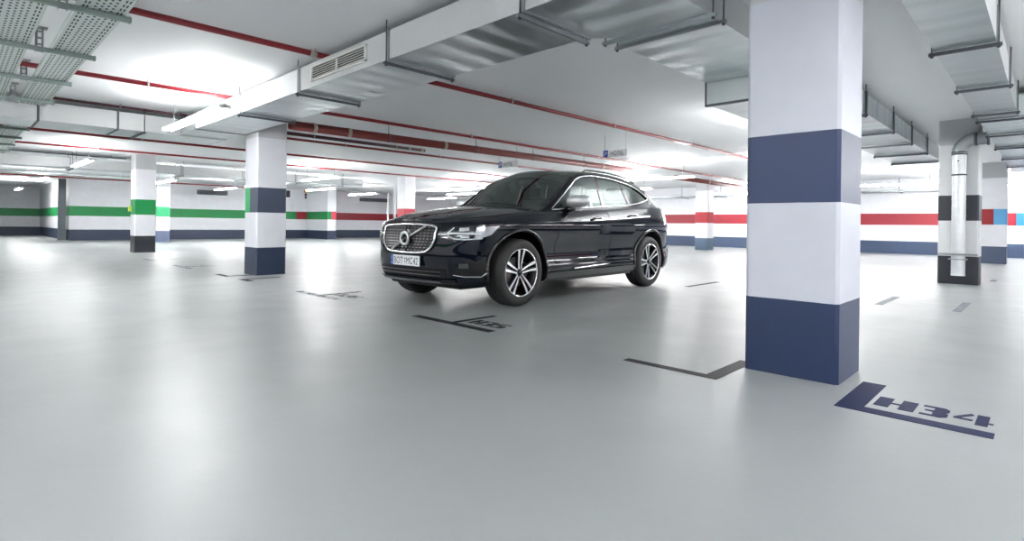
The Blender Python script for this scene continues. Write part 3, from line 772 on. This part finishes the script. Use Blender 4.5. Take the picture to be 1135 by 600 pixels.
# ---- main shell
NS = 330
svals = [LEN*i/NS for i in range(NS+1)]
def zrow(s, t):
    zb = .235+.02*sst(1.0, .2, s); return zb+(topz(plan(s)[0].x)-zb)*t
NR = 46
mb = MB(); V = {}
for sd in (1, -1):
    for i, s_ in enumerate(svals):
        for j in range(NR+1):
            if sd == -1 and i in (0, NS): V[i, j, sd] = V[i, j, 1]; continue
            zz = zrow(s_, j/NR); sj = s_; px0 = F(s_, zz).x
            if 1.0 < s_ < LEN-1.0:          # snap the grid to the wheel arch circles
                for wx in (0, -2.865):
                    dx, dz = px0-wx, zz-.385; rr = math.hypot(dx, dz)
                    if .443 < rr < .469:
                        k_ = .456/rr; sj = s_-(dx*k_-dx); zz = .385+dz*k_
            p = F(sj, zz, 0, sd)
            if i in (0, NS): p.y = 0
            V[i, j, sd] = mb.bm.verts.new(p)
def hood_z(x, ya, yw, E_):
    q = min(1, abs(ya)/max(yw, 1e-4))
    crown = spl_tab([(-3.83, .01), (-1, .01), (-.6, .02), (-.35, .085), (0, .088), (.4, .066), (.65, .035), (.8, .008), (.9, 0)], x)
    r = crown*(1-q**2.6)
    if x > -.5:
        yr = spl_tab([(-.4, .66), (0, .60), (.4, .50), (.75, .42)], x)
        r += .014*math.exp(-((abs(ya)-yr)/.05)**2)*sst(.82, .5, x)*(1-q**6)
    return E_+r
NI = 18
top = {}
for i, s_ in enumerate(svals[1:-1], 1):
    a_, b_ = V[i, NR, 1], V[i, NR, -1]
    row = [a_]
    for k in range(1, NI):
        t = k/NI; y = a_.co.y*(1-2*t); x = a_.co.x
        row.append(mb.bm.verts.new((x+0*t, y, hood_z(x, y, a_.co.y, a_.co.z))))
    row.append(b_); top[i] = row
for sd in (1, -1):
    for i in range(NS):
        for j in range(NR):
            q = [V[i, j, sd], V[i+1, j, sd], V[i+1, j+1, sd], V[i, j+1, sd]]
            cx_ = sum(v.co.x for v in q)/4; cz_ = sum(v.co.z for v in q)/4; cy_ = abs(q[0].co.y)
            if cy_ > .6 and min(math.hypot(cx_-wx, cz_-.385) if cz_ > .385 else abs(cx_-wx) for wx in (0, -2.865)) < .455: continue
            if sd == -1: q.reverse()
            try: f = mb.bm.faces.new(q); f.smooth = True
            except ValueError: pass
for i in range(1, NS-1):
    for k in range(NI):
        f = mb.bm.faces.new((top[i][k], top[i+1][k], top[i+1][k+1], top[i][k+1])); f.smooth = True
for i, apex in ((1, V[0, NR, 1]), (NS-1, V[NS, NR, 1])):
    for k in range(NI): f = mb.bm.faces.new((top[i][k], top[i][k+1], apex)); f.smooth = True
for v in [v for v in mb.bm.verts if not v.link_faces]: mb.bm.verts.remove(v)
bmesh.ops.recalc_face_normals(mb.bm, faces=mb.bm.faces)
body = mb.build('body_shell', M['carpaint'], CAR)
for x in (0, -2.865):
    for sd in (1, -1):
        w_ = MB()
        def liner(u, v):
            a_ = -.27+(PI+.54)*u; px, pz = x+.457*math.cos(a_), .385+.457*math.sin(a_)
            yo = F(s_of_x(min(px, .62)), max(pz, .24)).y
            return Vector((px, sd*(.60+(yo-.60)*v), pz))
        w_.grid(liner, 40, 4)
        w_.grid(lambda u, v: Vector((x+.457*v*math.cos(-.27+(PI+.54)*u), sd*.60, .385+.457*v*math.sin(-.27+(PI+.54)*u))), 40, 1)
        w_.build('wheel_well', M['matt_black'], CAR)
w_ = MB(); w_.box(-2.40, -.46, -.86, .86, .235, .30, bev=.02); w_.build('floor_pan', M['matt_black'], CAR)
# black lips around the arches
for x in (0, -2.865):
    for sd in (1, -1):
        w_ = MB()
        def arch(u, v):
            a_ = -.20+(PI+.40)*u; r = .440+.034*v
            px, pz = x+r*math.cos(a_), .385+r*math.sin(a_)
            s_ = s_of_x(min(px, .62)); y = F(s_, max(pz, .24)).y
            bulge = .010+.010*math.sin(PI*v)
            return Vector((px, sd*(y+bulge), pz))
        w_.grid(arch, 48, 3)
        w_.build('arch_trim', M['piano'], CAR)
# lower sill cladding (both sides)
for sd in (1, -1):
    w_ = MB()
    def sill(u, v):
        x = -.46-(2.865-.92)*u; z = .225+.125*v
        return Vector((x, sd*(.945-.085*(1-v)**1.5+.008), z))
    w_.grid(sill, 20, 5); w_.build('sill_trim', M['piano'], CAR)
    w_ = MB(); w_.tube([(-.95-k*.07, sd*(.945+.004), .372+.0022*k) for k in range(12)], .0075, 8); w_.build('sill_strip', M['chrome'], CAR)

# ---- greenhouse
def yside(x, z):
    y = .850-(z-1.08)*.36-.10*max(0, z-1.40)
    y -= .10*sst(-1.2, -.2, x)*0.9
    y -= .13*(1-sst(-3.7, -2.5, x))
    return y
ZBT = [(-3.22, 1.322), (-3.1, 1.298), (-2.82, 1.25), (-2.45, 1.203), (-1.78, 1.158), (-1.17, 1.128), (-.68, 1.088)]
ZTT = [(-3.22, 1.326), (-3.05, 1.395), (-2.79, 1.473), (-2.47, 1.53), (-2.14, 1.562), (-1.80, 1.572), (-1.57, 1.560), (-1.33, 1.508), (-1.10, 1.380), (-.91, 1.250), (-.68, 1.093)]
ZRT = [(-3.80, 1.08), (-3.66, 1.14), (-3.50, 1.27), (-3.34, 1.41), (-3.24, 1.475), (-3.1, 1.520), (-2.82, 1.575), (-2.34, 1.625), (-1.9, 1.635), (-1.6, 1.620), (-1.38, 1.580), (-1.24, 1.530), (-.96, 1.365), (-.76, 1.22), (-.5, 1.05)]
zb_, zt_, zr_ = (lambda x: lerp_tab(ZBT, x)), (lambda x: spl_tab(ZTT, x)), (lambda x: spl_tab(ZRT, x))
for sd in (1, -1):
    w_ = MB()
    def rail(u, v):
        x = -.50-(3.80-.50)*u
        lo = zt_(x) if -3.22 <= x <= -.68 else (topz(x)-.03)
        if -3.22 <= x <= -.68: lo = zt_(x)
        elif x < -3.22: lo = max(topz(x)-.03, 1.322-(-3.22-x)*3)
        else: lo = min(topz(x)-.03, 1.09)
        hi = max(zr_(x), lo+.001); z = lo+(hi-lo)*v
        y = yside(x, z)-.035*v**3*(1 if x < -1.3 else .4)
        return Vector((x, sd*y, z))
    w_.grid(rail, 150, 6)
    # shoulder strip between body and glass
    def shoulder(u, v):
        x = -.52-(3.22-.52)*u; lo = topz(x)-.04; hi = zb_(x) if x < -.68 else min(1.085, zr_(x))
        z = lo+(hi-lo)*v
        return Vector((x, sd*yside(x, z), z))
    w_.grid(shoulder, 100, 3)
    w_.build('side_frame', M['carpaint'], CAR)
    # glass panes
    def pane(nm, xf0, xf1, xr0, xr1):
        w2 = MB()
        def fn(u, v):
            xa_ = xf0+(xf1-xf0)*v; xb_ = xr0+(xr1-xr0)*v; x = xa_+(xb_-xa_)*u
            lo, hi = zb_(x), zt_(x); z = lo+(hi-lo)*v
            return Vector((x, sd*(yside(x, z)-.010), z))
        w2.grid(fn, 40, 10); return w2.build(nm, M['glass'], CAR)
    pane('front_door_window', -.68, -.68, -1.74, -1.77)
    pane('rear_door_window', -1.82, -1.83, -2.45, -2.35)
    pane('quarter_window', -2.51, -2.41, -3.22, -3.22)
    def pillar(nm, xf0, xf1, xr0, xr1, m_):
        w2 = MB()
        def fn(u, v):
            xa_ = xf0+(xf1-xf0)*v; xb_ = xr0+(xr1-xr0)*v; x = xa_+(xb_-xa_)*u
            lo, hi = zb_(x), zt_(x); z = lo+(hi-lo)*v
            return Vector((x, sd*(yside(x, z)-.002), z))
        w2.grid(fn, 4, 10); return w2.build(nm, m_, CAR)
    pillar('door_pillar', -1.74, -1.77, -1.82, -1.83, M['piano'])
    pillar('door_pillar', -2.45, -2.35, -2.51, -2.41, M['piano'])
    # chrome line around the glass
    N = 70; P_ = []
    for i in range(N+1):
        x = -.68-2.54*i/N; z = zt_(x); P_.append((x, sd*(yside(x, z)+.006), z+.004))
    for i in range(N, -1, -1):
        x = -.68-2.54*i/N; z = zb_(x); P_.append((x, sd*(yside(x, z)+.006), z-.004))
    P_.append(P_[0])
    MB().tube(P_, .0105, 6, caps=False).build('chrome_window_line', M['chrome'], CAR)
    # mirror
    mr = MB()
    def cap(u, v):
        a_, b_ = 2*PI*u, PI*v-PI/2
        cx, cy, cz = math.cos(a_)*math.cos(b_), math.sin(a_)*math.cos(b_), math.sin(b_)
        e = lambda q, k: math.copysign(abs(q)**k, q)
        return Vector((-.94+.11*e(cx, .8)*(.75 if cx < 0 else 1), sd*(1.015+.145*e(cy, .75)-.02*e(cx, 1)), 1.195+.078*e(cz, .8)+.012*cy))
    mr.grid(cap, 32, 16, closed_u=True)
    mo = mr.build('mirror_cap', M['silver'], CAR)
    w2 = MB(); w2.tube([(-.92, sd*.82, 1.085), (-.92, sd*.90, 1.10), (-.94, sd*.96, 1.13)], [.045, .035, .04], 12); w2.build('mirror_foot', M['piano'], mo)
    w2 = MB(); w2.box(-1.03, -1.005, sd*1.015-.11, sd*1.015+.11, 1.14, 1.25, bev=.01); w2.build('mirror_glass', M['windscreen'], mo)
    # roof rail
    w2 = MB(); w2.tube([(x, sd*(yside(x, zr_(x))-.055), zr_(x)+(.030 if -3.0 < x < -1.62 else -.012)) for x in [-1.5-k*.09 for k in range(19)]], .013, 8); w2.build('roof_rail', M['piano'], CAR)
# roof and the glazed ends
def rimpt(x, sd): z = zr_(x); return Vector((x, sd*(yside(x, z)-.035*(1 if x < -1.3 else .4)), z))
w_ = MB()
XF, XR = -1.38, -3.24
def roof(u, v):
    x = XF+(XR-XF)*u; p = rimpt(x, 1); y = p.y*(1-2*v); q = abs(1-2*v)
    bow = .17*(1-q*q)*max(0, 1-u*5) ** 2
    cz = .022+.028*min(1, (1-u)*2.2)
    return Vector((x+bow, y, p.z+cz*(1-q**2.2)-.0*bow+bow*.02))
w_.grid(roof, 40, 24)
def spoiler(u, v):
    q = abs(1-2*v); x = XR+.0-.17*u; p = rimpt(XR, 1); y = p.y*(1-2*v)*(1-.03*u)
    return Vector((x, y, p.z+.042*(1-q**2.2)-.035*u))
w_.grid(spoiler, 3, 24)
def spoiler2(u, v):
    q = abs(1-2*v); p = rimpt(XR, 1); y = p.y*(1-2*v)*.97
    return Vector((XR-.17+.16*u, y, p.z+.042*(1-q**2.2)-.035-.035*u*0-.03))
w_.grid(spoiler2, 2, 24)
w_.build('roof', M['carpaint'], CAR)
w_ = MB(); w_.grid(lambda u, v: roof(.02+.93*u, .10+.80*v)-Vector((0, 0, .035)), 20, 12); w_.build('roof_lining', M['headliner'], CAR)
w_ = MB()
def wind(u, v):      # windscreen between the two front pillars
    x = -.50+(XF+.50)*v; p = rimpt(x, 1) if v > 0 else rimpt(-.50, 1); y = p.y*(1-2*u); q = abs(1-2*u)
    bow = (.17)*(1-q*q); cz = .050*(1-q**2.2)*v+ .045*(1-v)*(1-q*q)
    return Vector((x+bow, y, p.z+cz))
w_.grid(wind, 24, 20); w_.build('windscreen', M['windscreen'], CAR)
w_ = MB()
def rear(u, v):
    x = -3.72+(XR+3.72)*v; p = rimpt(x, 1); y = p.y*(1-2*u); q = abs(1-2*u)
    return Vector((x-.05*(1-q*q), y, p.z+.03*(1-q*q)*v))
w_.grid(rear, 16, 12); w_.build('rear_window', M['glass'], CAR)
for sd in (1, -1):
    w_ = MB(); pts_ = [rimpt(-.50-k*.09, sd)+Vector((.012, -sd*.004, -.004)) for k in range(11)]
    w_.tube(pts_, .012, 8); w_.build('screen_seal', M['matt_black'], CAR)
# wipers
w_ = MB()
for y0_, y1_ in ((.55, -.05), (-.02, -.62)):
    P_ = [wind(.5-(y0_+(y1_-y0_)*k/6)/1.6, .06+.05*k/6)+Vector((.02, 0, .015)) for k in range(7)]
    w_.tube(P_, .007, 6)
w_.build('wiper', M['matt_black'], CAR)

# ---- cabin
cab = MB(); cab.box(-.95, -.62, -.70, .70, 1.02, 1.12, bev=.03); cab.build('dashboard', M['matt_black'], CAR)
def seat(xc, yc, w):
    q = MB(); q.box(xc-.06, xc+.05, yc-w/2, yc+w/2, 1.02, 1.27, bev=.035); so = q.build('seat_back', M['seat'], CAR)
    for hy in ([yc] if w < .7 else [yc-.42, yc, yc+.42]):
        q = MB(); q.box(xc-.055, xc+.035, hy-.12, hy+.12, 1.30, 1.47, bev=.035); q.tube([(xc, hy-.05, 1.25), (xc, hy-.05, 1.32)], .008, 6).tube([(xc, hy+.05, 1.25), (xc, hy+.05, 1.32)], .008, 6)
        q.build('headrest', M['seat'], so)
seat(-1.78, .37, .5); seat(-1.78, -.37, .5); seat(-2.62, 0, 1.25)
q = MB(); q.lathe([(.185+.014*math.cos(t*PI/4), .014*math.sin(t*PI/4)) for t in range(8)], 32, 'X', (0, 0, 0), closed=True)
q.box(-.01, .01, -.18, .18, -.02, .02)
st = q.build('steering_wheel', M['matt_black'], CAR, (-1.12, .37, 1.08)); st.rotation_euler = (0, math.radians(-22), 0)
q = MB(); q.box(-1.16, -1.12, -.13, .13, 1.44, 1.51, bev=.015); q.build('rear_view_mirror', M['matt_black'], CAR)

# ---- nose: grille, emblem, plate, lamps
def Nf(y, z, off):       # point on the nose at lateral y
    return F(s_of_y(abs(y)), z, off, 1 if y >= 0 else -1) if abs(y) > .01 else Vector((F(0, z, off).x, y, z))
GO = [(-.475, .865), (-.30, .885), (0, .890), (.30, .885), (.475, .865), (.492, .80), (.475, .70), (.40, .625), (.30, .592), (0, .582), (-.30, .592), (-.40, .625), (-.475, .70), (-.492, .80)]
def closed_smooth(P, n=6):
    out = []; L_ = len(P)
    for i in range(L_):
        p = [P[(i+k-1) % L_] for k in range(4)]
        for j in range(n):
            t = j/n
            out.append(tuple(.5*((2*p[1][c])+(-p[0][c]+p[2][c])*t+(2*p[0][c]-5*p[1][c]+4*p[2][c]-p[3][c])*t*t+(-p[0][c]+3*p[1][c]-3*p[2][c]+p[3][c])*t**3) for c in (0, 1)))
    return out
GO = [(y*.905, z) for y, z in GO]
GOs = closed_smooth(GO)
w_ = MB()
def gback(u, v):
    k = u; y = -.44+.88*u
    zs_ = [z for (yy, z) in GOs if abs(yy-y) < .02]
    hi = max(zs_) if zs_ else .8; lo = min(zs_) if zs_ else .7
    return Nf(y, lo+(hi-lo)*v, .004)
w_.grid(gback, 40, 6); gb = w_.build('grille', M['matt_black'], CAR)
w_ = MB()
for k in range(len(GOs)):
    pass
P_ = [Nf(y, z, .014) for y, z in GOs]; P_.append(P_[0])
w_.tube(P_, .0135, 8, caps=False); w_.build('grille_surround', M['chrome'], gb)
w_ = MB()
for i in range(9):
    z = .612+i*.031; hw = max([yy for (yy, zz) in GOs if abs(zz-z) < .02] or [.45])-.02
    n_ = int(2*hw/.055)
    for k in range(n_):
        y0_ = -hw+2*hw*k/n_+.011; y1_ = -hw+2*hw*(k+1)/n_-.011
        a_, b_, c_, d_ = Nf(y0_, z-.0045, .012), Nf(y1_, z-.0045, .012), Nf(y1_, z+.0045, .008), Nf(y0_, z+.0045, .008)
        f = w_.bm.faces.new([w_.bm.verts.new(p) for p in (a_, b_, c_, d_)])
w_.build('grille_bars', M['grille_metal'], gb)
w_ = MB()
for y in [-.42+.06*k for k in range(15)]:
    w_.tube([Nf(y, .60+.05*max(0, (abs(y)-.3)/.15), .008), Nf(y, .875, .008)], .004, 4)
w_.build('grille_struts', M['piano'], gb)
# round emblem with arrow and diagonal bar
w_ = MB(); ex = Nf(0, .735, 0).x+.030
w_.tube([Nf(-.24, .615, .020), Vector((ex-.006, 0, .735)), Nf(.275, .868, .020)], .012, 6)
w_.build('diagonal_bar', M['silver'], gb)
w_ = MB(); w_.lathe([(.066+.015*math.cos(t*PI/4), .014*math.sin(t*PI/4)) for t in range(8)], 32, 'X', (ex+.004, 0, .737), closed=True)
# (arrow points up towards the bonnet on the side facing the driver)
w_.tube([(ex+.006, .045, .785), (ex+.006, .078, .822)], .007, 6)
w_.tube([(ex+.006, .052, .828), (ex+.006, .084, .828), (ex+.006, .084, .796)], .006, 6)
em = w_.build('emblem_ring', M['silver'], gb)
w_ = MB(); w_.box(ex-.002, ex+.012, -.060, .060, .724, .751); w_.tube([(ex-.006, 0, .737), (ex+.002, 0, .737)], .056, 24); w_.build('emblem_band', M['piano'], gb)
w_ = MB(); text_into(w_, 'VOLVO', lambda a_, b_: (ex+.0135, -.047+a_, .7285+b_), .026, 1.05); w_.build('emblem_lettering', M['chrome'], gb)
# number plate
px_ = Nf(0, .5, 0).x+.022
pl = MB(); pl.box(px_-.012, px_, -.262, .262, .436, .556, bev=.003); plate = pl.build('number_plate', M['matt_black'], CAR)
pl = MB(); pl.box(px_, px_+.003, -.255, .255, .441, .551); pl.build('plate_face', M['white_plastic'], plate)
pl = MB(); pl.box(px_+.003, px_+.0042, -.255, -.210, .441, .551); pl.build('blue_band', M['sign_blue'], plate)
pl = MB()
text_into(pl, 'BOT', lambda a_, b_: (px_+.0046, -.198+a_, .458+b_), .108, .78)
text_into(pl, 'MC', lambda a_, b_: (px_+.0046, .022+a_, .458+b_), .108, .74)
text_into(pl, '42', lambda a_, b_: (px_+.0046, .148+a_, .458+b_), .108, .74)
pl.tube([(px_+.003, .002, .515), (px_+.0046, .002, .515)], .010, 12).tube([(px_+.003, .002, .482), (px_+.0046, .002, .482)], .009, 12)
pl.build('plate_lettering', M['sign_black'], plate)
pl = MB(); text_into(pl, 'D', lambda a_, b_: (px_+.0048, -.243+a_, .450+b_), .034, .9)
for k in range(12):
    a_ = 2*PI*k/12; pl.box(px_+.0042, px_+.005, -.2325+.014*math.cos(a_)-.0016, -.2325+.014*math.cos(a_)+.0016, .520+.014*math.sin(a_)-.0016, .520+.014*math.sin(a_)+.0016)
pl.build('plate_stars', M['sign_white'], plate)
# lower intake and lip
w_ = MB()
w_.grid(lambda u, v: Nf(-.56+1.12*u, .325+(.425-.325)*v+.0*u, .006), 30, 4); lg = w_.build('lower_intake', M['matt_black'], CAR)
for z, r in ((.352, .006), (.392, .006)):
    w_ = MB(); w_.tube([Nf(-.50+.05*k, z, .016) for k in range(21)], r, 6); w_.build('intake_bar', M['grille_metal'], lg)
w_ = MB(); w_.grid(lambda u, v: Nf(-.66+1.32*u, .262+.052*v, .030-.012*abs(v-.5)), 36, 4); w_.build('front_lip', M['piano'], CAR)
w_ = MB(); w_.grid(lambda u, v: Nf(-.50+1.0*u, .272+.024*v, .044), 30, 3); w_.build('skid_strip', M['vent_grey'], CAR)
for sd in (1, -1):
    # corner intakes
    w_ = MB(); w_.grid(lambda u, v: F(.68+.34*u, .36+(.17-.05*(1-u))*v, .004, sd), 12, 6); ci = w_.build('corner_intake', M['matt_black'], CAR)
    w_ = MB(); w_.tube([F(.66+.03*k, .352+.004*max(0, 4-k)*(1)+(.0 if k < 11 else .02*(k-10)), .012, sd) for k in range(13)], .0075, 6); w_.build('intake_blade', M['chrome'], ci)
    w_ = MB(); w_.grid(lambda u, v: F(.72+.10*u, .44+.05*v, .008, sd), 6, 3); w_.build('fog_lamp', M['lamp_dark'], ci)
    # headlamp: dark housing, reflectors, T shaped light guide
    s0, s1 = .49, 1.07
    def hz(u):   # lower and upper edge
        lo = .775-.045*sst(.0, .25, u)+.0*u+.045*sst(.75, 1, u); hi = .80+.075*sst(.02, .30, u)+.03*sst(.3, 1, u)
        return lo, hi
    w_ = MB()
    def hl(u, v):
        lo, hi = hz(u); sl = .035*v*(u > .5)
        return F(s0+(s1-s0)*u+.15*v*sst(.5, 1, u), lo+(hi-lo)*v, .006, sd)
    w_.grid(hl, 30, 8); hd = w_.build('headlamp', M['lamp_dark'], CAR)
    def on(u, v, off): lo, hi = hz(u); return F(s0+(s1-s0)*u+.15*v*sst(.5, 1, u), lo+(hi-lo)*v, off, sd)
    w_ = MB(); w_.tube([on(.0+u*.74/14, .52-.10*u/14, .012) for u in range(15)], .0115, 6)
    w_.tube([on(.30, .90, .012), on(.20, .62, .012), on(.17, .50, .012)], .0065, 6)
    w_.tube([on(.17, .50, .012), on(.22, .25, .012), on(.32, .09, .012), on(.50, .05, .012), on(.80, .10, .012)], .0065, 6)
    w_.build('light_guide', M['drl'], hd)
    w_ = MB(); w_.grid(lambda u, v: on(.66+.28*u, .16+.70*v, .012), 8, 6); w_.build('reflector', M['lamp'], hd)
    w_ = MB(); w_.grid(lambda u, v: on(.40+.17*u, .64+.24*v, .012), 8, 4); w_.build('reflector', M['lamp'], hd)
    w_ = MB(); w_.grid(lambda u, v: on(.42+.16*u, .14+.20*v, .012), 8, 4); w_.build('reflector', M['lamp'], hd)
    # tail lamp on the rear corner
    st0 = s_of_x(-3.55)
    w_ = MB(); w_.grid(lambda u, v: F(st0+.34*u, .86+.27*v*(1-.4*u), .008, sd), 14, 8); w_.build('tail_lamp', M['tail'], CAR)
    # door handles
    for x, z in ((-1.36, .990), (-2.28, 1.045)):
        w_ = MB()
        for k in range(1): w_.tube([F(s_of_x(x+.02-.02*j), z+.002*j, .012+(.018 if 0 < j < 9 else 0), sd) for j in range(11)], [.008]+[.013]*9+[.008], 8)
        hn = w_.build('door_handle', M['piano'], CAR)
        w_ = MB(); w_.tube([F(s_of_x(x-.16), z+.012, .020, sd), F(s_of_x(x-.20), z+.014, .016, sd)], .012, 8); w_.build('handle_tip', M['chrome'], hn)
    # door gaps
    w_ = MB()
    def gap(pts_, r=.0028): w_.tube([F(s_of_x(x), z, .0005, sd) for x, z in pts_], r, 5)
    gap([(-.60, .30+k*.05) for k in range(8)]+[(-.60-.01*k, .70+.05*k) for k in range(7)])
    gap([(-1.78, .30+k*.06) for k in range(14)])
    gap([(-2.28, .32), (-2.32, .45), (-2.40, .62), (-2.52, .78), (-2.66, .90), (-2.74, 1.0), (-2.76, 1.10)])
    gap([(-.60-.065*k, .33) for k in range(27)])
    w_.build('door_gaps', M['matt_black'], CAR)
# bonnet gap
w_ = MB()
for sd in (1, -1):
    P_ = []
    for k in range(20):
        x = .70-k*.062; s_ = s_of_x(x); e = F(s_, topz(x), 0, sd); P_.append(Vector((e.x, e.y*.965, hood_z(x, e.y*.965, abs(e.y), topz(x))+.0005)))
    w_.tube(P_, .003, 5)
w_.build('bonnet_gap', M['matt_black'], CAR)
# underbody
w_ = MB(); w_.box(-3.5, .6, -.62, .62, .20, .30, bev=.03); w_.build('underbody', M['matt_black'], CAR)

# ---- wheels
def wheel(x, sd, rot=0.0, steer=0.0):
    yo = .935; R_, Wd = .372, .245
    prof = [(.262, 0), (.285, .006), (.325, .006), (.352, -.004), (.366, -.022), (R_, -.045), (R_, -.075), (R_-.006, -.078), (R_-.006, -.086), (R_, -.089), (R_, -.120), (R_-.006, -.123), (R_-.006, -.131), (R_, -.134), (R_, -.160), (R_-.006, -.163), (R_-.006, -.171), (R_, -.174), (R_, -.200), (.366, -.223), (.352, -.241), (.31, -.25), (.262, -.245)]
    T = lambda m_: m_
    w_ = MB(); w_.lathe([(r, t) for r, t in prof], 64)
    tyre = w_.build('wheel', M['rubber'], CAR, (x, sd*yo, R_))
    tyre.scale = (1, sd, 1); tyre.rotation_euler = (0, 0, steer)
    w_ = MB(); w_.lathe([(.264, .002), (.270, -.004), (.258, -.012), (.240, -.030), (.232, -.12), (.240, -.22), (.262, -.240)], 48); w_.build('rim_barrel', M['alloy_dark'], tyre)
    w_ = MB(); w_.lathe([(.262, .0035), (.2655, .005), (.256, .004), (.253, -.001)], 64); w_.build('rim_edge', M['alloy'], tyre)
    bl = MB(); al = MB()
    for k in range(5):
        a_ = 2*PI*k/5+rot
        def Q(r, off, t):      # r outward, off sideways
            return Vector((r*math.cos(a_)-off*math.sin(a_), t, r*math.sin(a_)+off*math.cos(a_)))
        for sg in (-1, 1):
            fork = [(.040, .013*sg, -.026), (.11, .021*sg, -.020), (.18, .030*sg+.003, -.012), (.256, .041*sg+.010, -.004)]
            wd = [.015, .015, .018, .021]
            A_, B_, C_, D_ = [], [], [], []
            for (r, o_, t), w0 in zip(fork, wd):
                A_.append(bl.bm.verts.new(Q(r, o_-w0, t-.001))); B_.append(bl.bm.verts.new(Q(r, o_+w0, t-.001)))
                C_.append(bl.bm.verts.new(Q(r, o_-w0, t-.040))); D_.append(bl.bm.verts.new(Q(r, o_+w0, t-.040)))
            for i in range(3):
                for q4 in ((A_, B_), (B_, D_), (D_, C_), (C_, A_)): bl.bm.faces.new((q4[0][i], q4[1][i], q4[1][i+1], q4[0][i+1]))
            wa = [.009, .011, .014, .017]
            E_, G_ = [], []
            for (r, o_, t), w0 in zip(fork, wa):
                E_.append(al.bm.verts.new(Q(r, o_-w0+.003*sg, t+.002))); G_.append(al.bm.verts.new(Q(r, o_+w0+.003*sg, t+.002)))
            for i in range(3): al.bm.faces.new((E_[i], G_[i], G_[i+1], E_[i+1]))
    sp_ = bl.build('spokes', M['alloy_dark'], tyre); al.build('spoke_faces', M['alloy'], tyre)
    w_ = MB(); w_.lathe([(.0, -.012), (.026, -.013), (.030, -.018), (.04, -.026), (.05, -.05)], 24); w_.build('hub_cap', M['alloy_dark'], tyre)
    w_ = MB()
    for k in range(5):
        a_ = 2*PI*(k+.5)/5+rot; w_.tube([(.052*math.cos(a_), -.03, .052*math.sin(a_)), (.052*math.cos(a_), -.018, .052*math.sin(a_))], .008, 8)
    w_.build('lug_nuts', M['steel'], tyre)
    w_ = MB(); w_.lathe([(.06, -.085), (.165, -.085), (.168, -.09), (.168, -.105), (.06, -.105)], 40); w_.build('brake_disc', M['disc'], tyre)
    w_ = MB(); w_.box(-.17, -.09, -.10, -.055, -.06, .10, bev=.015); w_.build('brake_caliper', M['alloy_dark'], tyre)
wheel(0, 1, math.radians(18), 0); wheel(0, -1, math.radians(40), 0)
wheel(-2.865, 1, math.radians(-2), 0); wheel(-2.865, -1, math.radians(30), 0)
# ------------------------------------------------------------------ world, camera, colour
w = bpy.data.worlds.new('world'); scene.world = w; w.use_nodes = True
w.node_tree.nodes['Background'].inputs[0].default_value = (.8, .85, .9, 1); w.node_tree.nodes['Background'].inputs[1].default_value = .3
cd = bpy.data.cameras.new('camera'); cam = bpy.data.objects.new('camera', cd); COL.objects.link(cam); scene.camera = cam
cd.sensor_width = 36; cd.lens = 36*611.3/1135; cd.shift_y = -(300-249.04)/1135
a = math.radians(44.34)
cam.location = (0, 0, S)
cam.matrix_world = Matrix.Translation((0, 0, S)) @ Matrix.Rotation(a-PI/2, 4, 'Z') @ Matrix.Rotation(PI/2, 4, 'X') @ Matrix.Rotation(math.radians(.684), 4, 'Z')
cd.clip_start = .05
vs = scene.view_settings
scene.display_settings.display_device = 'sRGB'
vs.view_transform = 'Standard'; vs.look = 'None'; vs.gamma = 1; vs.use_curve_mapping = False; vs.exposure = 2.0
scene.cycles.max_bounces = 10; scene.cycles.diffuse_bounces = 5; scene.cycles.glossy_bounces = 5
